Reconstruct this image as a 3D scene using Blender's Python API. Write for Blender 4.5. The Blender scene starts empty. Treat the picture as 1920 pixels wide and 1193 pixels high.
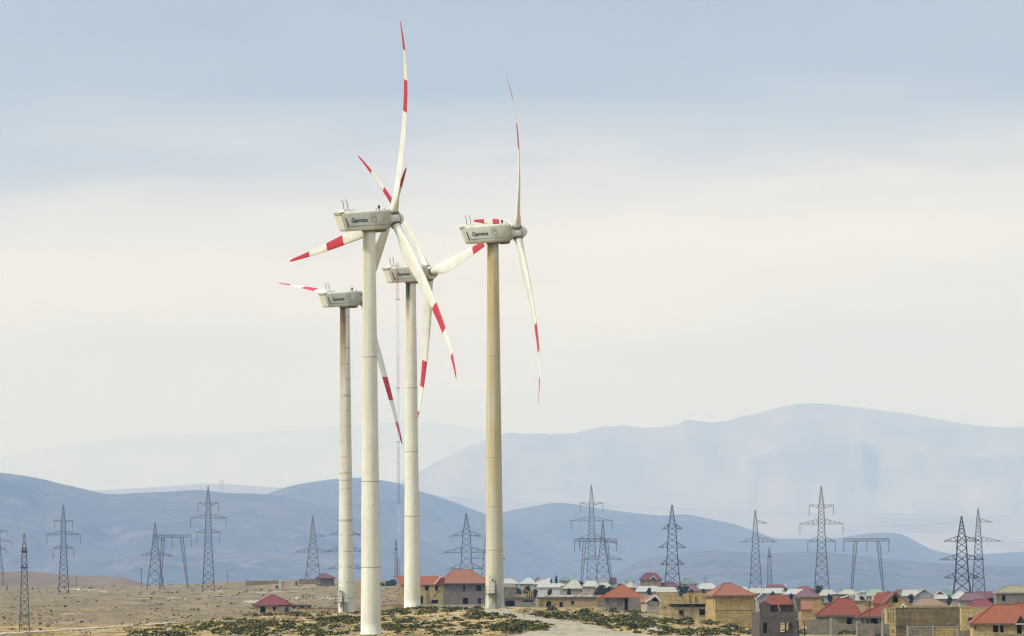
import bpy, math, random, bisect
from mathutils import Vector, Matrix, noise
random.seed(7)
R = math.radians
scn = bpy.context.scene
COL = scn.collection

# ------------------------------------------------------------------ camera
F = 16000.0          # focal length in photograph pixels (1920 wide)
CZ = 8.0             # camera height over the plain
PITCH = math.atan((1085 - 596.5) / F)
ROLL = R(0.28)
cam = bpy.data.cameras.new('camera')
cam.sensor_width = 36.0
cam.sensor_fit = 'HORIZONTAL'
cam.lens = 36.0 * F / 1920.0
cam.clip_start = 1.0
cam.clip_end = 300000.0
co = bpy.data.objects.new('camera', cam)
COL.objects.link(co)
CR = Matrix.Rotation(PITCH, 3, 'X') @ Matrix.Rotation(R(90), 3, 'X') @ Matrix.Rotation(-ROLL, 3, 'Z')
co.matrix_world = Matrix.Translation((0, 0, CZ)) @ CR.to_4x4()
scn.camera = co

def lin(c, k=1.0):
    o = []
    for v in c[:3]:
        v = v / 255.0
        o.append(((v / 12.92) if v <= 0.04045 else ((v + 0.055) / 1.055) ** 2.4) * k)
    return (o[0], o[1], o[2], 1.0)

# ------------------------------------------------------------------ sky
SUN_EL, SUN_AZ = 40.0, -114.0        # azimuth from +Y, clockwise: behind the camera on the left
w = bpy.data.worlds.new('World')
scn.world = w
w.use_nodes = True
nt = w.node_tree
nt.nodes.clear()
N = nt.nodes.new
L = nt.links.new
out = N('ShaderNodeOutputWorld')
bg1 = N('ShaderNodeBackground'); bg2 = N('ShaderNodeBackground'); mixs = N('ShaderNodeMixShader')
sky = N('ShaderNodeTexSky'); sky.sky_type = 'NISHITA'; sky.sun_disc = False
sky.sun_elevation = R(SUN_EL); sky.sun_rotation = R(SUN_AZ)
L(sky.outputs[0], bg1.inputs[0]); bg1.inputs[1].default_value = 0.1
tc = N('ShaderNodeTexCoord')
sep = N('ShaderNodeSeparateXYZ'); L(tc.outputs['Generated'], sep.inputs[0])
mp = N('ShaderNodeMapping'); L(tc.outputs['Generated'], mp.inputs[0]); mp.inputs['Scale'].default_value = (14, 14, 90)
mp.inputs['Location'].default_value = (3.3, 0, 1.7)
nz = N('ShaderNodeTexNoise'); L(mp.outputs[0], nz.inputs['Vector']); nz.inputs['Scale'].default_value = 1.0
nz.inputs['Detail'].default_value = 5; nz.inputs['Roughness'].default_value = 0.5
m1 = N('ShaderNodeMath'); m1.operation = 'MULTIPLY_ADD'; L(nz.outputs['Fac'], m1.inputs[0])
m1.inputs[1].default_value = 0.022; L(sep.outputs['Z'], m1.inputs[2])
# tilt of the cloud bands: they come down a little towards the right
m1b = N('ShaderNodeMath'); m1b.operation = 'MULTIPLY_ADD'; L(sep.outputs['X'], m1b.inputs[0])
m1b.inputs[1].default_value = -0.03; L(m1.outputs[0], m1b.inputs[2])
rp = N('ShaderNodeValToRGB')
mm = N('ShaderNodeMath'); mm.operation = 'POWER'; L(m1b.outputs[0], mm.inputs[0]); mm.inputs[1].default_value = 0.5
clampn = N('ShaderNodeMath'); clampn.operation = 'MAXIMUM'; L(m1b.outputs[0], clampn.inputs[0]); clampn.inputs[1].default_value = 0.0
L(clampn.outputs[0], mm.inputs[0]); L(mm.outputs[0], rp.inputs[0])
SKY = [(0.0, (208, 225, 230)), (0.020, (214, 228, 232)), (0.028, (222, 233, 236)), (0.038, (246, 249, 246)), (0.048, (257, 255, 247)),
       (0.0560, (243, 240, 237)), (0.0605, (198, 200, 209)), (0.069, (152, 161, 176)), (0.11, (167, 176, 193)),
       (0.25, (205, 215, 226)), (0.6, (232, 241, 246)), (1.0, (238, 245, 248))]
el = rp.color_ramp.elements
while len(el) > 1: el.remove(el[0])
el[0].position = 0; el[0].color = lin(SKY[0][1])
for p, c in SKY[1:]:
    e = el.new(math.sqrt(p)); e.color = lin(c)
# faint mottling of the cloud sheet
mp2 = N('ShaderNodeMapping'); L(tc.outputs['Generated'], mp2.inputs[0]); mp2.inputs['Scale'].default_value = (16, 16, 75)
nz2 = N('ShaderNodeTexNoise'); L(mp2.outputs[0], nz2.inputs['Vector']); nz2.inputs['Scale'].default_value = 1.6; nz2.inputs['Detail'].default_value = 6
mr = N('ShaderNodeMapRange'); L(nz2.outputs['Fac'], mr.inputs[0])
mr.inputs[1].default_value = 0.3; mr.inputs[2].default_value = 0.7; mr.inputs[3].default_value = 0.87; mr.inputs[4].default_value = 1.11
mul = N('ShaderNodeVectorMath'); mul.operation = 'SCALE'; L(rp.outputs[0], mul.inputs[0]); gx = N('ShaderNodeMath'); gx.operation = 'MULTIPLY_ADD'; L(sep.outputs['X'], gx.inputs[0]); gx.inputs[1].default_value = -0.45; L(mr.outputs[0], gx.inputs[2])
L(gx.outputs[0], mul.inputs['Scale'])
L(mul.outputs[0], bg2.inputs[0]); bg2.inputs[1].default_value = 1.0
zb = N('ShaderNodeMapRange'); L(sep.outputs['Z'], zb.inputs[0]); zb.interpolation_type = 'SMOOTHSTEP'
zb.inputs[1].default_value = 0.08; zb.inputs[2].default_value = 0.9; zb.inputs[3].default_value = 1.0; zb.inputs[4].default_value = 1.3
L(zb.outputs[0], bg2.inputs[1])
mixs.inputs[0].default_value = 0.9
L(bg1.outputs[0], mixs.inputs[1]); L(bg2.outputs[0], mixs.inputs[2]); L(mixs.outputs[0], out.inputs[0])

# ------------------------------------------------------------------ sun
sl = bpy.data.lights.new('sun', 'SUN'); sl.energy = 2.8; sl.angle = R(7); sl.color = (1.0, 0.975, 0.925)
so = bpy.data.objects.new('sun', sl); COL.objects.link(so)
az = R(SUN_AZ)
sd = Vector((math.sin(az) * math.cos(R(SUN_EL)), math.cos(az) * math.cos(R(SUN_EL)), math.sin(R(SUN_EL))))
so.rotation_euler = sd.to_track_quat('Z', 'Y').to_euler()
so.location = (0, 0, 400)
scn.view_settings.view_transform = 'Standard'
scn.view_settings.look = 'None'
scn.view_settings.exposure = 0.03
scn.view_settings.gamma = 1.0
scn.view_settings.use_curve_mapping = False
scn.render.engine = 'CYCLES'
cy = scn.cycles
cy.max_bounces = 5; cy.diffuse_bounces = 3; cy.glossy_bounces = 2; cy.volume_bounces = 2; cy.transmission_bounces = 2
cy.use_denoising = True
try:
    cy.denoiser = 'OPENIMAGEDENOISE'
    cy.denoising_input_passes = 'RGB_ALBEDO_NORMAL'
    cy.denoising_prefilter = 'ACCURATE'
except Exception:
    pass
cy.filter_width = 1.3

# ------------------------------------------------------------------ pixel <-> place
def P(px, py, d):
    v = CR @ Vector(((px - 960) / F, (596.5 - py) / F, -1.0))
    t = d / v.y
    return Vector((v.x * t, d, CZ + v.z * t))
def sc(d): return F / d
def hsh(x, y, s=0): return noise.noise(Vector((x, y, s)))

# ------------------------------------------------------------------ terrain
TPX = [-100, 100, 230, 330, 450, 560, 650, 770, 930, 1100, 1200, 1300, 1420, 1600, 1900, 2100]
TY = {
 900:  [1228]*16,
 1000: [1215,1215,1213,1210,1208,1207,1206,1207,1207,1208,1209,1210,1212,1214,1214,1214],
 1090: [1205,1205,1203,1199,1198,1198,1198,1199,1198,1199,1200,1202,1204,1206,1206,1206],
 1143: [1200,1200,1197,1191,1188,1188,1189,1190,1187,1189,1191,1194,1198,1201,1201,1201],
 1190: [1195,1195,1193,1184,1175,1173,1174,1170,1166,1170,1180,1188,1193,1197,1197,1197],
 1265: [1188,1188,1187,1175,1163,1158,1156,1149,1140,1148,1166,1178,1188,1192,1192,1192],
 1330: [1183,1183,1182,1170,1159,1151,1150,1143,1139,1143,1158,1170,1182,1188,1189,1189],
 1416: [1177,1177,1177,1170,1159,1151,1150,1141,1140,1142,1153,1165,1177,1183,1184,1184],
 1502: [1171,1171,1171,1169,1162,1154,1152,1144,1142,1142,1151,1161,1170,1176,1178,1178],
 1650: [1164,1164,1164,1163,1161,1157,1155,1150,1147,1146,1150,1156,1162,1167,1169,1169],
 1850: [1155,1155,1155,1155,1154,1152,1151,1148,1145,1145,1147,1151,1155,1158,1160,1160],
 2150: [1145,1145,1145,1145,1144,1143,1142,1141,1140,1140,1142,1144,1146,1148,1150,1150],
 2500: [1137,1137,1136,1136,1135,1134,1133,1133,1135,1136,1137,1138,1139,1141,1142,1142],
 3000: [1126,1126,1125,1124,1122,1120,1119,1119,1124,1127,1128,1129,1130,1132,1133,1133],
 3500: [1118,1118,1116,1113,1110,1106,1104,1104,1113,1119,1121,1122,1123,1125,1126,1126],
 4000: [1108,1106,1104,1101,1095,1092,1091,1093,1105,1113,1116,1117,1118,1119,1120,1120],
 4400: [1101,1101,1099,1097,1091,1088,1087,1090,1103,1112,1115,1117,1118,1119,1120,1120],
 4800: [1098,1100,1099,1098,1094,1092,1091,1094,1105,1113,1117,1118,1119,1120,1121,1121],
 5600: [1118]*16,
 8000: [1125]*16,
 30000: [1113]*16,
 200000: [1091]*16,
}
TD = sorted(TY)
def sm(t): return t * t * (3 - 2 * t)
def cr(p0, p1, p2, p3, t):
    m1 = (p2 - p0) * .5; m2 = (p3 - p1) * .5
    return ((2*t**3-3*t*t+1)*p1 + (t**3-2*t*t+t)*m1 + (-2*t**3+3*t*t)*p2 + (t**3-t*t)*m2)
def row(d, px):
    r = TY[d]
    px = min(max(px, TPX[0]), TPX[-1])
    i = min(max(bisect.bisect_right(TPX, px) - 1, 0), len(TPX) - 2)
    t = (px - TPX[i]) / (TPX[i + 1] - TPX[i])
    return r[i] + (r[i + 1] - r[i]) * sm(t)
def gy(px, d):
    d = min(max(d, TD[0]), TD[-1])
    i = min(max(bisect.bisect_right(TD, d) - 1, 0), len(TD) - 2)
    a, b = TD[i], TD[i + 1]
    t = (d - a) / (b - a)
    return row(a, px) + (row(b, px) - row(a, px)) * t
def gz(X, d):
    dd = max(d, 900.0)
    px = 960 + X * F / dd
    y = gy(px, dd)
    z = P(min(max(px, -100), 2100), y, dd).z
    if 950 < d < 6000:
        k = min(1, (d - 950) / 80)
        z += k * (0.22 * hsh(X * .07, d * .05) + 0.10 * hsh(X * .25, d * .18, 3) + 0.045 * hsh(X * .8, d * .5, 5))
        if d > 1500:
            k2 = min(1, (d - 1500) / 1200) * 0.5
            z += k2 * hsh(X * .012, d * .006, 9)
            z += k2 * 0.6 * hsh(X * .05, d * .02, 19)
    return z
def hit(px, py, d0=1000, d1=5200):
    """the ground point seen at this pixel"""
    d = d0
    while d < d1:
        p = P(px, py, d)
        if gz(p.x, d) >= p.z: break
        d *= 1.004
    p = P(px, py, d)
    return Vector((p.x, d, gz(p.x, d)))

# ------------------------------------------------------------------ mesh builder
class MB:
    def __init__(s): s.v = []; s.f = []; s.m = []
    def add(s, vs, fs, mi=0, M=None):
        b = len(s.v)
        s.v += [tuple(M @ Vector(v)) if M is not None else tuple(v) for v in vs]
        for f in fs:
            s.f.append(tuple(b + i for i in f)); s.m.append(mi)
    def box(s, x0, x1, y0, y1, z0, z1, mi=0, M=None):
        s.add([(x0,y0,z0),(x1,y0,z0),(x1,y1,z0),(x0,y1,z0),(x0,y0,z1),(x1,y0,z1),(x1,y1,z1),(x0,y1,z1)],
              [(0,3,2,1),(4,5,6,7),(0,1,5,4),(1,2,6,5),(2,3,7,6),(3,0,4,7)], mi, M)
    def bar(s, a, b, t, mi=0, n=4, t2=None, caps=True):
        a = Vector(a); b = Vector(b); dr = (b - a)
        if dr.length < 1e-6: return
        z = dr.normalized(); x = z.orthogonal().normalized()
        if n == 4:
            up = Vector((0, 0, 1)) if abs(z.z) < .95 else Vector((0, 1, 0))
            x = (up - z * up.dot(z)).normalized()
            x = (x + z.cross(x)).normalized()
        y = z.cross(x); t2 = t if t2 is None else t2
        vs = []
        for p, tt in ((a, t), (b, t2)):
            for i in range(n):
                an = 2 * math.pi * i / n
                vs.append(p + (x * math.cos(an) + y * math.sin(an)) * tt * .5)
        fs = [(i, (i + 1) % n, n + (i + 1) % n, n + i) for i in range(n)]
        if caps: fs += [tuple(range(n))[::-1], tuple(range(n, 2 * n))]
        s.add(vs, fs, mi)
    def lathe(s, prof, n=32, mi=0, M=None, mis=None):
        """prof: list of (r, z)"""
        vs = []
        for r, z in prof:
            for i in range(n):
                a = 2 * math.pi * i / n
                vs.append((r * math.cos(a), r * math.sin(a), z))
        b = len(s.v)
        s.v += [tuple(M @ Vector(v)) if M is not None else v for v in vs]
        for k in range(len(prof) - 1):
            for i in range(n):
                j = (i + 1) % n
                s.f.append((b + k*n+i, b + k*n+j, b + (k+1)*n+j, b + (k+1)*n+i)); s.m.append(mis[k] if mis else mi)
        s.f.append(tuple(b + i for i in range(n))[::-1]); s.m.append(mi)
        s.f.append(tuple(b + (len(prof)-1)*n + i for i in range(n))); s.m.append(mi)
    def mesh(s, name, mats, smooth=False):
        me = bpy.data.meshes.new(name)
        me.from_pydata(s.v, [], s.f)
        for m in mats: me.materials.append(m)
        if len(mats) > 1: me.polygons.foreach_set('material_index', s.m)
        if smooth:
            me.polygons.foreach_set('use_smooth', [True] * len(me.polygons))
        me.update()
        return me
    def build(s, name, mats, parent=None, smooth=False, loc=None):
        if not isinstance(mats, (list, tuple)): mats = [mats]
        o = bpy.data.objects.new(name, s.mesh(name, mats, smooth))
        COL.objects.link(o)
        if parent is not None: o.parent = parent
        if loc is not None: o.location = loc
        return o

def tag(o, label=None, cat=None, group=None, kind=None):
    if label: o['label'] = label
    if cat: o['category'] = cat
    if group: o['group'] = group
    if kind: o['kind'] = kind
    elif cat: o['kind'] = 'thing'
    return o
def empty(name, loc, rz=0.0):
    o = bpy.data.objects.new(name, None); COL.objects.link(o)
    o.location = loc; o.rotation_euler = (0, 0, rz); o.empty_display_size = 1
    return o
def link_mesh(name, me, parent, loc=(0,0,0), rot=None):
    o = bpy.data.objects.new(name, me); COL.objects.link(o); o.parent = parent
    o.location = loc
    if rot is not None: o.rotation_euler = rot
    return o

# ------------------------------------------------------------------ materials
def newmat(name):
    m = bpy.data.materials.new(name); m.use_nodes = True
    t = m.node_tree
    return m, t, t.nodes['Principled BSDF']
def vary(name, a, b, scale=1.0, rough=0.85, spread=(.35, .65), stretch=(1,1,1), detail=5, bump=0.0, spec=0.3, metal=0.0, third=None, tscale=None, tspread=(.55,.7)):
    """two colours mixed by noise, in object space"""
    m, t, bs = newmat(name)
    n = t.nodes.new; l = t.links.new
    tc = n('ShaderNodeTexCoord'); mp = n('ShaderNodeMapping'); l(tc.outputs['Object'], mp.inputs[0])
    mp.inputs['Scale'].default_value = stretch
    nz = n('ShaderNodeTexNoise'); l(mp.outputs[0], nz.inputs['Vector']); nz.inputs['Scale'].default_value = scale; nz.inputs['Detail'].default_value = detail
    mr = n('ShaderNodeMapRange'); l(nz.outputs['Fac'], mr.inputs[0]); mr.inputs[1].default_value = spread[0]; mr.inputs[2].default_value = spread[1]
    mx = n('ShaderNodeMix'); mx.data_type = 'RGBA'; l(mr.outputs[0], mx.inputs[0])
    mx.inputs[6].default_value = (*a, 1); mx.inputs[7].default_value = (*b, 1)
    res = mx.outputs[2]
    if third:
        nz3 = n('ShaderNodeTexNoise'); l(tc.outputs['Object'], nz3.inputs['Vector']); nz3.inputs['Scale'].default_value = tscale or scale * 5; nz3.inputs['Detail'].default_value = 6
        mr3 = n('ShaderNodeMapRange'); l(nz3.outputs['Fac'], mr3.inputs[0]); mr3.inputs[1].default_value = tspread[0]; mr3.inputs[2].default_value = tspread[1]
        mx3 = n('ShaderNodeMix'); mx3.data_type = 'RGBA'; l(mr3.outputs[0], mx3.inputs[0]); l(res, mx3.inputs[6]); mx3.inputs[7].default_value = (*third, 1)
        res = mx3.outputs[2]
    l(res, bs.inputs['Base Color'])
    bs.inputs['Roughness'].default_value = rough
    bs.inputs['Specular IOR Level'].default_value = spec
    bs.inputs['Metallic'].default_value = metal
    if bump:
        bp = n('ShaderNodeBump'); bp.inputs['Strength'].default_value = 1.0; bp.inputs['Distance'].default_value = bump
        l(nz.outputs['Fac'], bp.inputs['Height']); l(bp.outputs[0], bs.inputs['Normal'])
    return m
def masonry(name, a, b, mortar, bw=.42, bh=.21, dirt=(.16,.13,.09), mort=.022, dirtamt=(.5,.75)):
    m, t, bs = newmat(name)
    n = t.nodes.new; l = t.links.new
    tc = n('ShaderNodeTexCoord'); sp = n('ShaderNodeSeparateXYZ'); l(tc.outputs['Object'], sp.inputs[0])
    ad = n('ShaderNodeMath'); ad.operation = 'ADD'; l(sp.outputs['X'], ad.inputs[0]); l(sp.outputs['Y'], ad.inputs[1])
    cb = n('ShaderNodeCombineXYZ'); l(ad.outputs[0], cb.inputs['X']); l(sp.outputs['Z'], cb.inputs['Y'])
    br = n('ShaderNodeTexBrick'); l(cb.outputs[0], br.inputs['Vector'])
    br.inputs['Color1'].default_value = (*a, 1); br.inputs['Color2'].default_value = (*b, 1); br.inputs['Mortar'].default_value = (*mortar, 1)
    br.inputs['Scale'].default_value = 1.0; br.inputs['Mortar Size'].default_value = mort
    br.inputs['Brick Width'].default_value = bw; br.inputs['Row Height'].default_value = bh; br.inputs['Bias'].default_value = 0.0
    nz = n('ShaderNodeTexNoise'); l(tc.outputs['Object'], nz.inputs['Vector']); nz.inputs['Scale'].default_value = 0.5; nz.inputs['Detail'].default_value = 8; nz.inputs['Roughness'].default_value = .65
    mr = n('ShaderNodeMapRange'); l(nz.outputs['Fac'], mr.inputs[0]); mr.inputs[1].default_value = dirtamt[0]; mr.inputs[2].default_value = dirtamt[1]; mr.inputs[4].default_value = .75
    mx = n('ShaderNodeMix'); mx.data_type = 'RGBA'; l(mr.outputs[0], mx.inputs[0]); l(br.outputs['Color'], mx.inputs[6]); mx.inputs[7].default_value = (*dirt, 1)
    nq = n('ShaderNodeTexNoise'); l(tc.outputs['Object'], nq.inputs['Vector']); nq.inputs['Scale'].default_value = 1.7; nq.inputs['Detail'].default_value = 7; nq.inputs['Roughness'].default_value = .75
    rq = n('ShaderNodeMapRange'); l(nq.outputs['Fac'], rq.inputs[0]); rq.inputs[1].default_value = .32; rq.inputs[2].default_value = .68; rq.inputs[3].default_value = .62; rq.inputs[4].default_value = 1.28
    vq = n('ShaderNodeVectorMath'); vq.operation = 'SCALE'; l(mx.outputs[2], vq.inputs[0]); l(rq.outputs[0], vq.inputs['Scale'])
    l(vq.outputs[0], bs.inputs['Base Color'])
    bs.inputs['Roughness'].default_value = .95; bs.inputs['Specular IOR Level'].default_value = .15
    bp = n('ShaderNodeBump'); bp.inputs['Distance'].default_value = .03; l(br.outputs['Fac'], bp.inputs['Height']); bp.invert = True
    l(bp.outputs[0], bs.inputs['Normal'])
    return m
def roofmat(name, a, b, rough=.7, pitch=.56, across=False):
    """sheet or tile roof: ribs/courses as fine relief, two tones by noise"""
    m, t, bs = newmat(name)
    n = t.nodes.new; l = t.links.new
    tc = n('ShaderNodeTexCoord'); sp = n('ShaderNodeSeparateXYZ'); l(tc.outputs['Object'], sp.inputs[0])
    nz = n('ShaderNodeTexNoise'); l(tc.outputs['Object'], nz.inputs['Vector']); nz.inputs['Scale'].default_value = 1.1; nz.inputs['Detail'].default_value = 7; nz.inputs['Roughness'].default_value = .7
    mr = n('ShaderNodeMapRange'); l(nz.outputs['Fac'], mr.inputs[0]); mr.inputs[1].default_value = .35; mr.inputs[2].default_value = .65
    mx = n('ShaderNodeMix'); mx.data_type = 'RGBA'; l(mr.outputs[0], mx.inputs[0]); mx.inputs[6].default_value = (*a, 1); mx.inputs[7].default_value = (*b, 1)
    wv = n('ShaderNodeMath'); wv.operation = 'MULTIPLY'; l(sp.outputs['Z'], wv.inputs[0]); wv.inputs[1].default_value = 1 / (pitch * .5)
    fr = n('ShaderNodeMath'); fr.operation = 'FRACT'; l(wv.outputs[0], fr.inputs[0])
    wx = n('ShaderNodeMath'); wx.operation = 'ADD'; l(sp.outputs['X'], wx.inputs[0]); l(sp.outputs['Y'], wx.inputs[1])
    wx2 = n('ShaderNodeMath'); wx2.operation = 'MULTIPLY'; l(wx.outputs[0], wx2.inputs[0]); wx2.inputs[1].default_value = 6.283 / .3
    sn = n('ShaderNodeMath'); sn.operation = 'SINE'; l(wx2.outputs[0], sn.inputs[0])
    a2 = n('ShaderNodeMath'); a2.operation = 'MULTIPLY_ADD'; l(sn.outputs[0], a2.inputs[0]); a2.inputs[1].default_value = .4; l(fr.outputs[0], a2.inputs[2])
    bp = n('ShaderNodeBump'); bp.inputs['Distance'].default_value = .02; l(a2.outputs[0], bp.inputs['Height']); l(bp.outputs[0], bs.inputs['Normal'])
    nq = n('ShaderNodeTexNoise'); mpq = n('ShaderNodeMapping'); l(tc.outputs['Object'], mpq.inputs[0]); mpq.inputs['Scale'].default_value = (2.2, 1.2, .5); l(mpq.outputs[0], nq.inputs['Vector']); nq.inputs['Scale'].default_value = 1.2; nq.inputs['Detail'].default_value = 8; nq.inputs['Roughness'].default_value = .72
    rq = n('ShaderNodeMapRange'); l(nq.outputs['Fac'], rq.inputs[0]); rq.inputs[1].default_value = .50; rq.inputs[2].default_value = .72; rq.inputs[4].default_value = .6
    gq = n('ShaderNodeMix'); gq.data_type = 'RGBA'; l(rq.outputs[0], gq.inputs[0]); l(mx.outputs[2], gq.inputs[6]); av = (a[0] + a[1] + a[2]) / 3; gq.inputs[7].default_value = (a[0] * .45 + av * .35, a[1] * .45 + av * .30, a[2] * .45 + av * .22, 1)
    cq = n('ShaderNodeMapRange'); l(fr.outputs[0], cq.inputs[0]); cq.inputs[1].default_value = 0.0; cq.inputs[2].default_value = .25; cq.inputs[3].default_value = .80; cq.inputs[4].default_value = 1.0
    vq = n('ShaderNodeVectorMath'); vq.operation = 'SCALE'; l(gq.outputs[2], vq.inputs[0]); l(cq.outputs[0], vq.inputs['Scale'])
    l(vq.outputs[0], bs.inputs['Base Color'])
    bs.inputs['Roughness'].default_value = rough; bs.inputs['Specular IOR Level'].default_value = .3
    return m

def groundmat(name):
    m, t, bs = newmat(name)
    n = t.nodes.new; l = t.links.new
    tc = n('ShaderNodeTexCoord')
    def nzf(scale, stretch, lo, hi, detail=7, rough=.6, off=0):
        mp = n('ShaderNodeMapping'); l(tc.outputs['Object'], mp.inputs[0]); mp.inputs['Scale'].default_value = stretch; mp.inputs['Location'].default_value = (off, off, 0)
        z = n('ShaderNodeTexNoise'); l(mp.outputs[0], z.inputs['Vector']); z.inputs['Scale'].default_value = scale; z.inputs['Detail'].default_value = detail; z.inputs['Roughness'].default_value = rough
        r = n('ShaderNodeMapRange'); l(z.outputs['Fac'], r.inputs[0]); r.inputs[1].default_value = lo; r.inputs[2].default_value = hi
        return r.outputs[0], z.outputs['Fac']
    def mix(f, a, b):
        x = n('ShaderNodeMix'); x.data_type = 'RGBA'; l(f, x.inputs[0])
        for s, v in ((6, a), (7, b)):
            if isinstance(v, tuple): x.inputs[s].default_value = (*v, 1)
            else: l(v, x.inputs[s])
        return x.outputs[2]
    def mulf(a, b):
        x = n('ShaderNodeMath'); x.operation = 'MULTIPLY'; l(a, x.inputs[0])
        if isinstance(b, float): x.inputs[1].default_value = b
        else: l(b, x.inputs[1])
        return x.outputs[0]
    f1, _ = nzf(.02, (1, .25, 1), .38, .62)
    sp = n('ShaderNodeSeparateXYZ'); l(tc.outputs['Object'], sp.inputs[0])
    fm, hm = nzf(.03, (1, .4, 1), .3, .7, off=211)
    am = n('ShaderNodeMath'); am.operation = 'MULTIPLY_ADD'; l(hm, am.inputs[0]); am.inputs[1].default_value = 260; l(sp.outputs['Y'], am.inputs[2])
    rm_ = n('ShaderNodeMapRange'); l(am.outputs[0], rm_.inputs[0]); rm_.inputs[1].default_value = 1520; rm_.inputs[2].default_value = 1700
    ca = mix(f1, (.50, .335, .125), (.52, .375, .17)); cb_ = mix(f1, (.265, .190, .10), (.31, .235, .14))
    c = mix(rm_.outputs[0], ca, cb_)
    f2, _ = nzf(.11, (1, .14, 1), .48, .62, off=31)
    c = mix(mulf(f2, .75), c, (.15, .115, .07))
    f2b, _ = nzf(.3, (1, .10, 1), .50, .62, off=131)
    c = mix(mulf(f2b, .75), c, (.135, .115, .07))        # olive weed patches
    f3, _ = nzf(.05, (1, .15, 1), .58, .70, off=77)
    c = mix(mulf(f3, .8), c, (.45, .37, .25))          # pale bare soil
    f6, _ = nzf(.7, (1, .08, 1), .48, .60, detail=8, off=301)
    c = mix(mulf(f6, .55), c, (.14, .11, .065))
    f7, _ = nzf(.45, (1, .07, 1), .58, .68, detail=8, off=401)
    c = mix(mulf(f7, .5), c, (.44, .34, .22))
    f4, h4 = nzf(1.3, (1, .6, 1), .53, .66, detail=6, rough=.7, off=5)
    c = mix(mulf(f4, .6), c, (.16, .125, .07))        # small dark specks of dry grass
    f5, _ = nzf(.4, (1, .5, 1), .58, .68, off=55)
    c = mix(mulf(f5, .5), c, (.10, .105, .045))
    l(c, bs.inputs['Base Color'])
    bs.inputs['Roughness'].default_value = .95; bs.inputs['Specular IOR Level'].default_value = .1
    bp = n('ShaderNodeBump'); bp.inputs['Distance'].default_value = .25; l(h4, bp.inputs['Height']); l(bp.outputs[0], bs.inputs['Normal'])
    return m
M = {}
M['ground'] = groundmat('dry_ground')
M['path'] = vary('path_gravel', (.36, .31, .22), (.43, .37, .27), .6, .95, third=(.30, .24, .15), tscale=1.5)
M['track'] = vary('track_dust', (.42, .36, .26), (.50, .43, .33), .3, .95)
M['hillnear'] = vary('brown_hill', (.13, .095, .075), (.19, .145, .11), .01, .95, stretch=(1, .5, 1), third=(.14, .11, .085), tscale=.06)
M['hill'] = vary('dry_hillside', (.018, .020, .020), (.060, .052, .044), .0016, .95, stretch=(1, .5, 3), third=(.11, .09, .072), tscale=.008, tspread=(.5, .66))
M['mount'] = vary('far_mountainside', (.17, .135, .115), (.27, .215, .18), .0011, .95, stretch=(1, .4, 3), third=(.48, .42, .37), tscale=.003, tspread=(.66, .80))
M['steel'] = vary('galvanised_steel', (.075, .083, .088), (.11, .118, .124), .6, .6, metal=.2)
M['steeldark'] = vary('weathered_steel', (.045, .052, .055), (.08, .088, .09), .6, .6, metal=.2)
M['porcelain'] = vary('insulator_glaze', (.10, .11, .11), (.14, .15, .15), 3, .4)
M['wood'] = vary('old_pole_wood', (.07, .055, .04), (.12, .10, .08), 2, .9)
M['black'] = vary('black_parts_and_shade', (.02, .02, .02), (.035, .035, .033), 3, .6)  # black parts, and the shade painted into open recesses

def bands_mat(name, c1, c2):
    return vary(name, c1, c2, 1.2, .5, third=tuple(v * .8 for v in c1), tscale=.35, tspread=(.5, .8))
M['gel'] = bands_mat('gelcoat_cream', (.70, .69, .59), (.76, .75, .66))
M['red'] = vary('signal_red_paint', (.46, .022, .035), (.52, .035, .05), 1, .45)
M['nac'] = vary('nacelle_white', (.62, .63, .52), (.70, .71, .61), .8, .5, third=(.45, .44, .33), tscale=.55, tspread=(.52, .75))
def grime_x(m):
    t = m.node_tree; n = t.nodes.new; l = t.links.new; bs = t.nodes['Principled BSDF']
    src = bs.inputs['Base Color'].links[0].from_socket
    tc = n('ShaderNodeTexCoord'); sp = n('ShaderNodeSeparateXYZ'); l(tc.outputs['Object'], sp.inputs[0])
    nz = n('ShaderNodeTexNoise'); l(tc.outputs['Object'], nz.inputs['Vector']); nz.inputs['Scale'].default_value = .9; nz.inputs['Detail'].default_value = 7
    ad = n('ShaderNodeMath'); ad.operation = 'MULTIPLY_ADD'; l(nz.outputs['Fac'], ad.inputs[0]); ad.inputs[1].default_value = 5.0; l(sp.outputs['X'], ad.inputs[2])
    r = n('ShaderNodeMapRange'); l(ad.outputs[0], r.inputs[0]); r.inputs[1].default_value = 2.4; r.inputs[2].default_value = 5.6; r.inputs[4].default_value = .75
    x = n('ShaderNodeMix'); x.data_type = 'RGBA'; l(r.outputs[0], x.inputs[0]); l(src, x.inputs[6]); x.inputs[7].default_value = (.30, .26, .15, 1)
    l(x.outputs[2], bs.inputs['Base Color'])
grime_x(M['nac'])
M['nacpanel'] = vary('nacelle_panel_cream', (.68, .66, .50), (.74, .72, .57), 1.0, .5, third=(.5, .47, .33), tscale=.8)
M['grime'] = vary('oily_grime', (.10, .095, .06), (.22, .20, .13), 1.2, .6)
M['letter'] = vary('lettering_dark', (.02, .03, .035), (.035, .045, .05), 3, .5)
M['logo'] = vary('logo_grey_green', (.28, .31, .27), (.36, .39, .33), 3, .5)
M['logored'] = vary('logo_faded_red', (.62, .38, .28), (.68, .45, .34), 3, .5)
M['lamp'] = vary('beacon_red_glass', (.10, .01, .015), (.15, .02, .02), 3, .3)

M['mountfar'] = vary('faint_mountainside', (.30, .26, .23), (.38, .34, .30), .0008, .95, stretch=(1, .4, 3))
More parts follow.
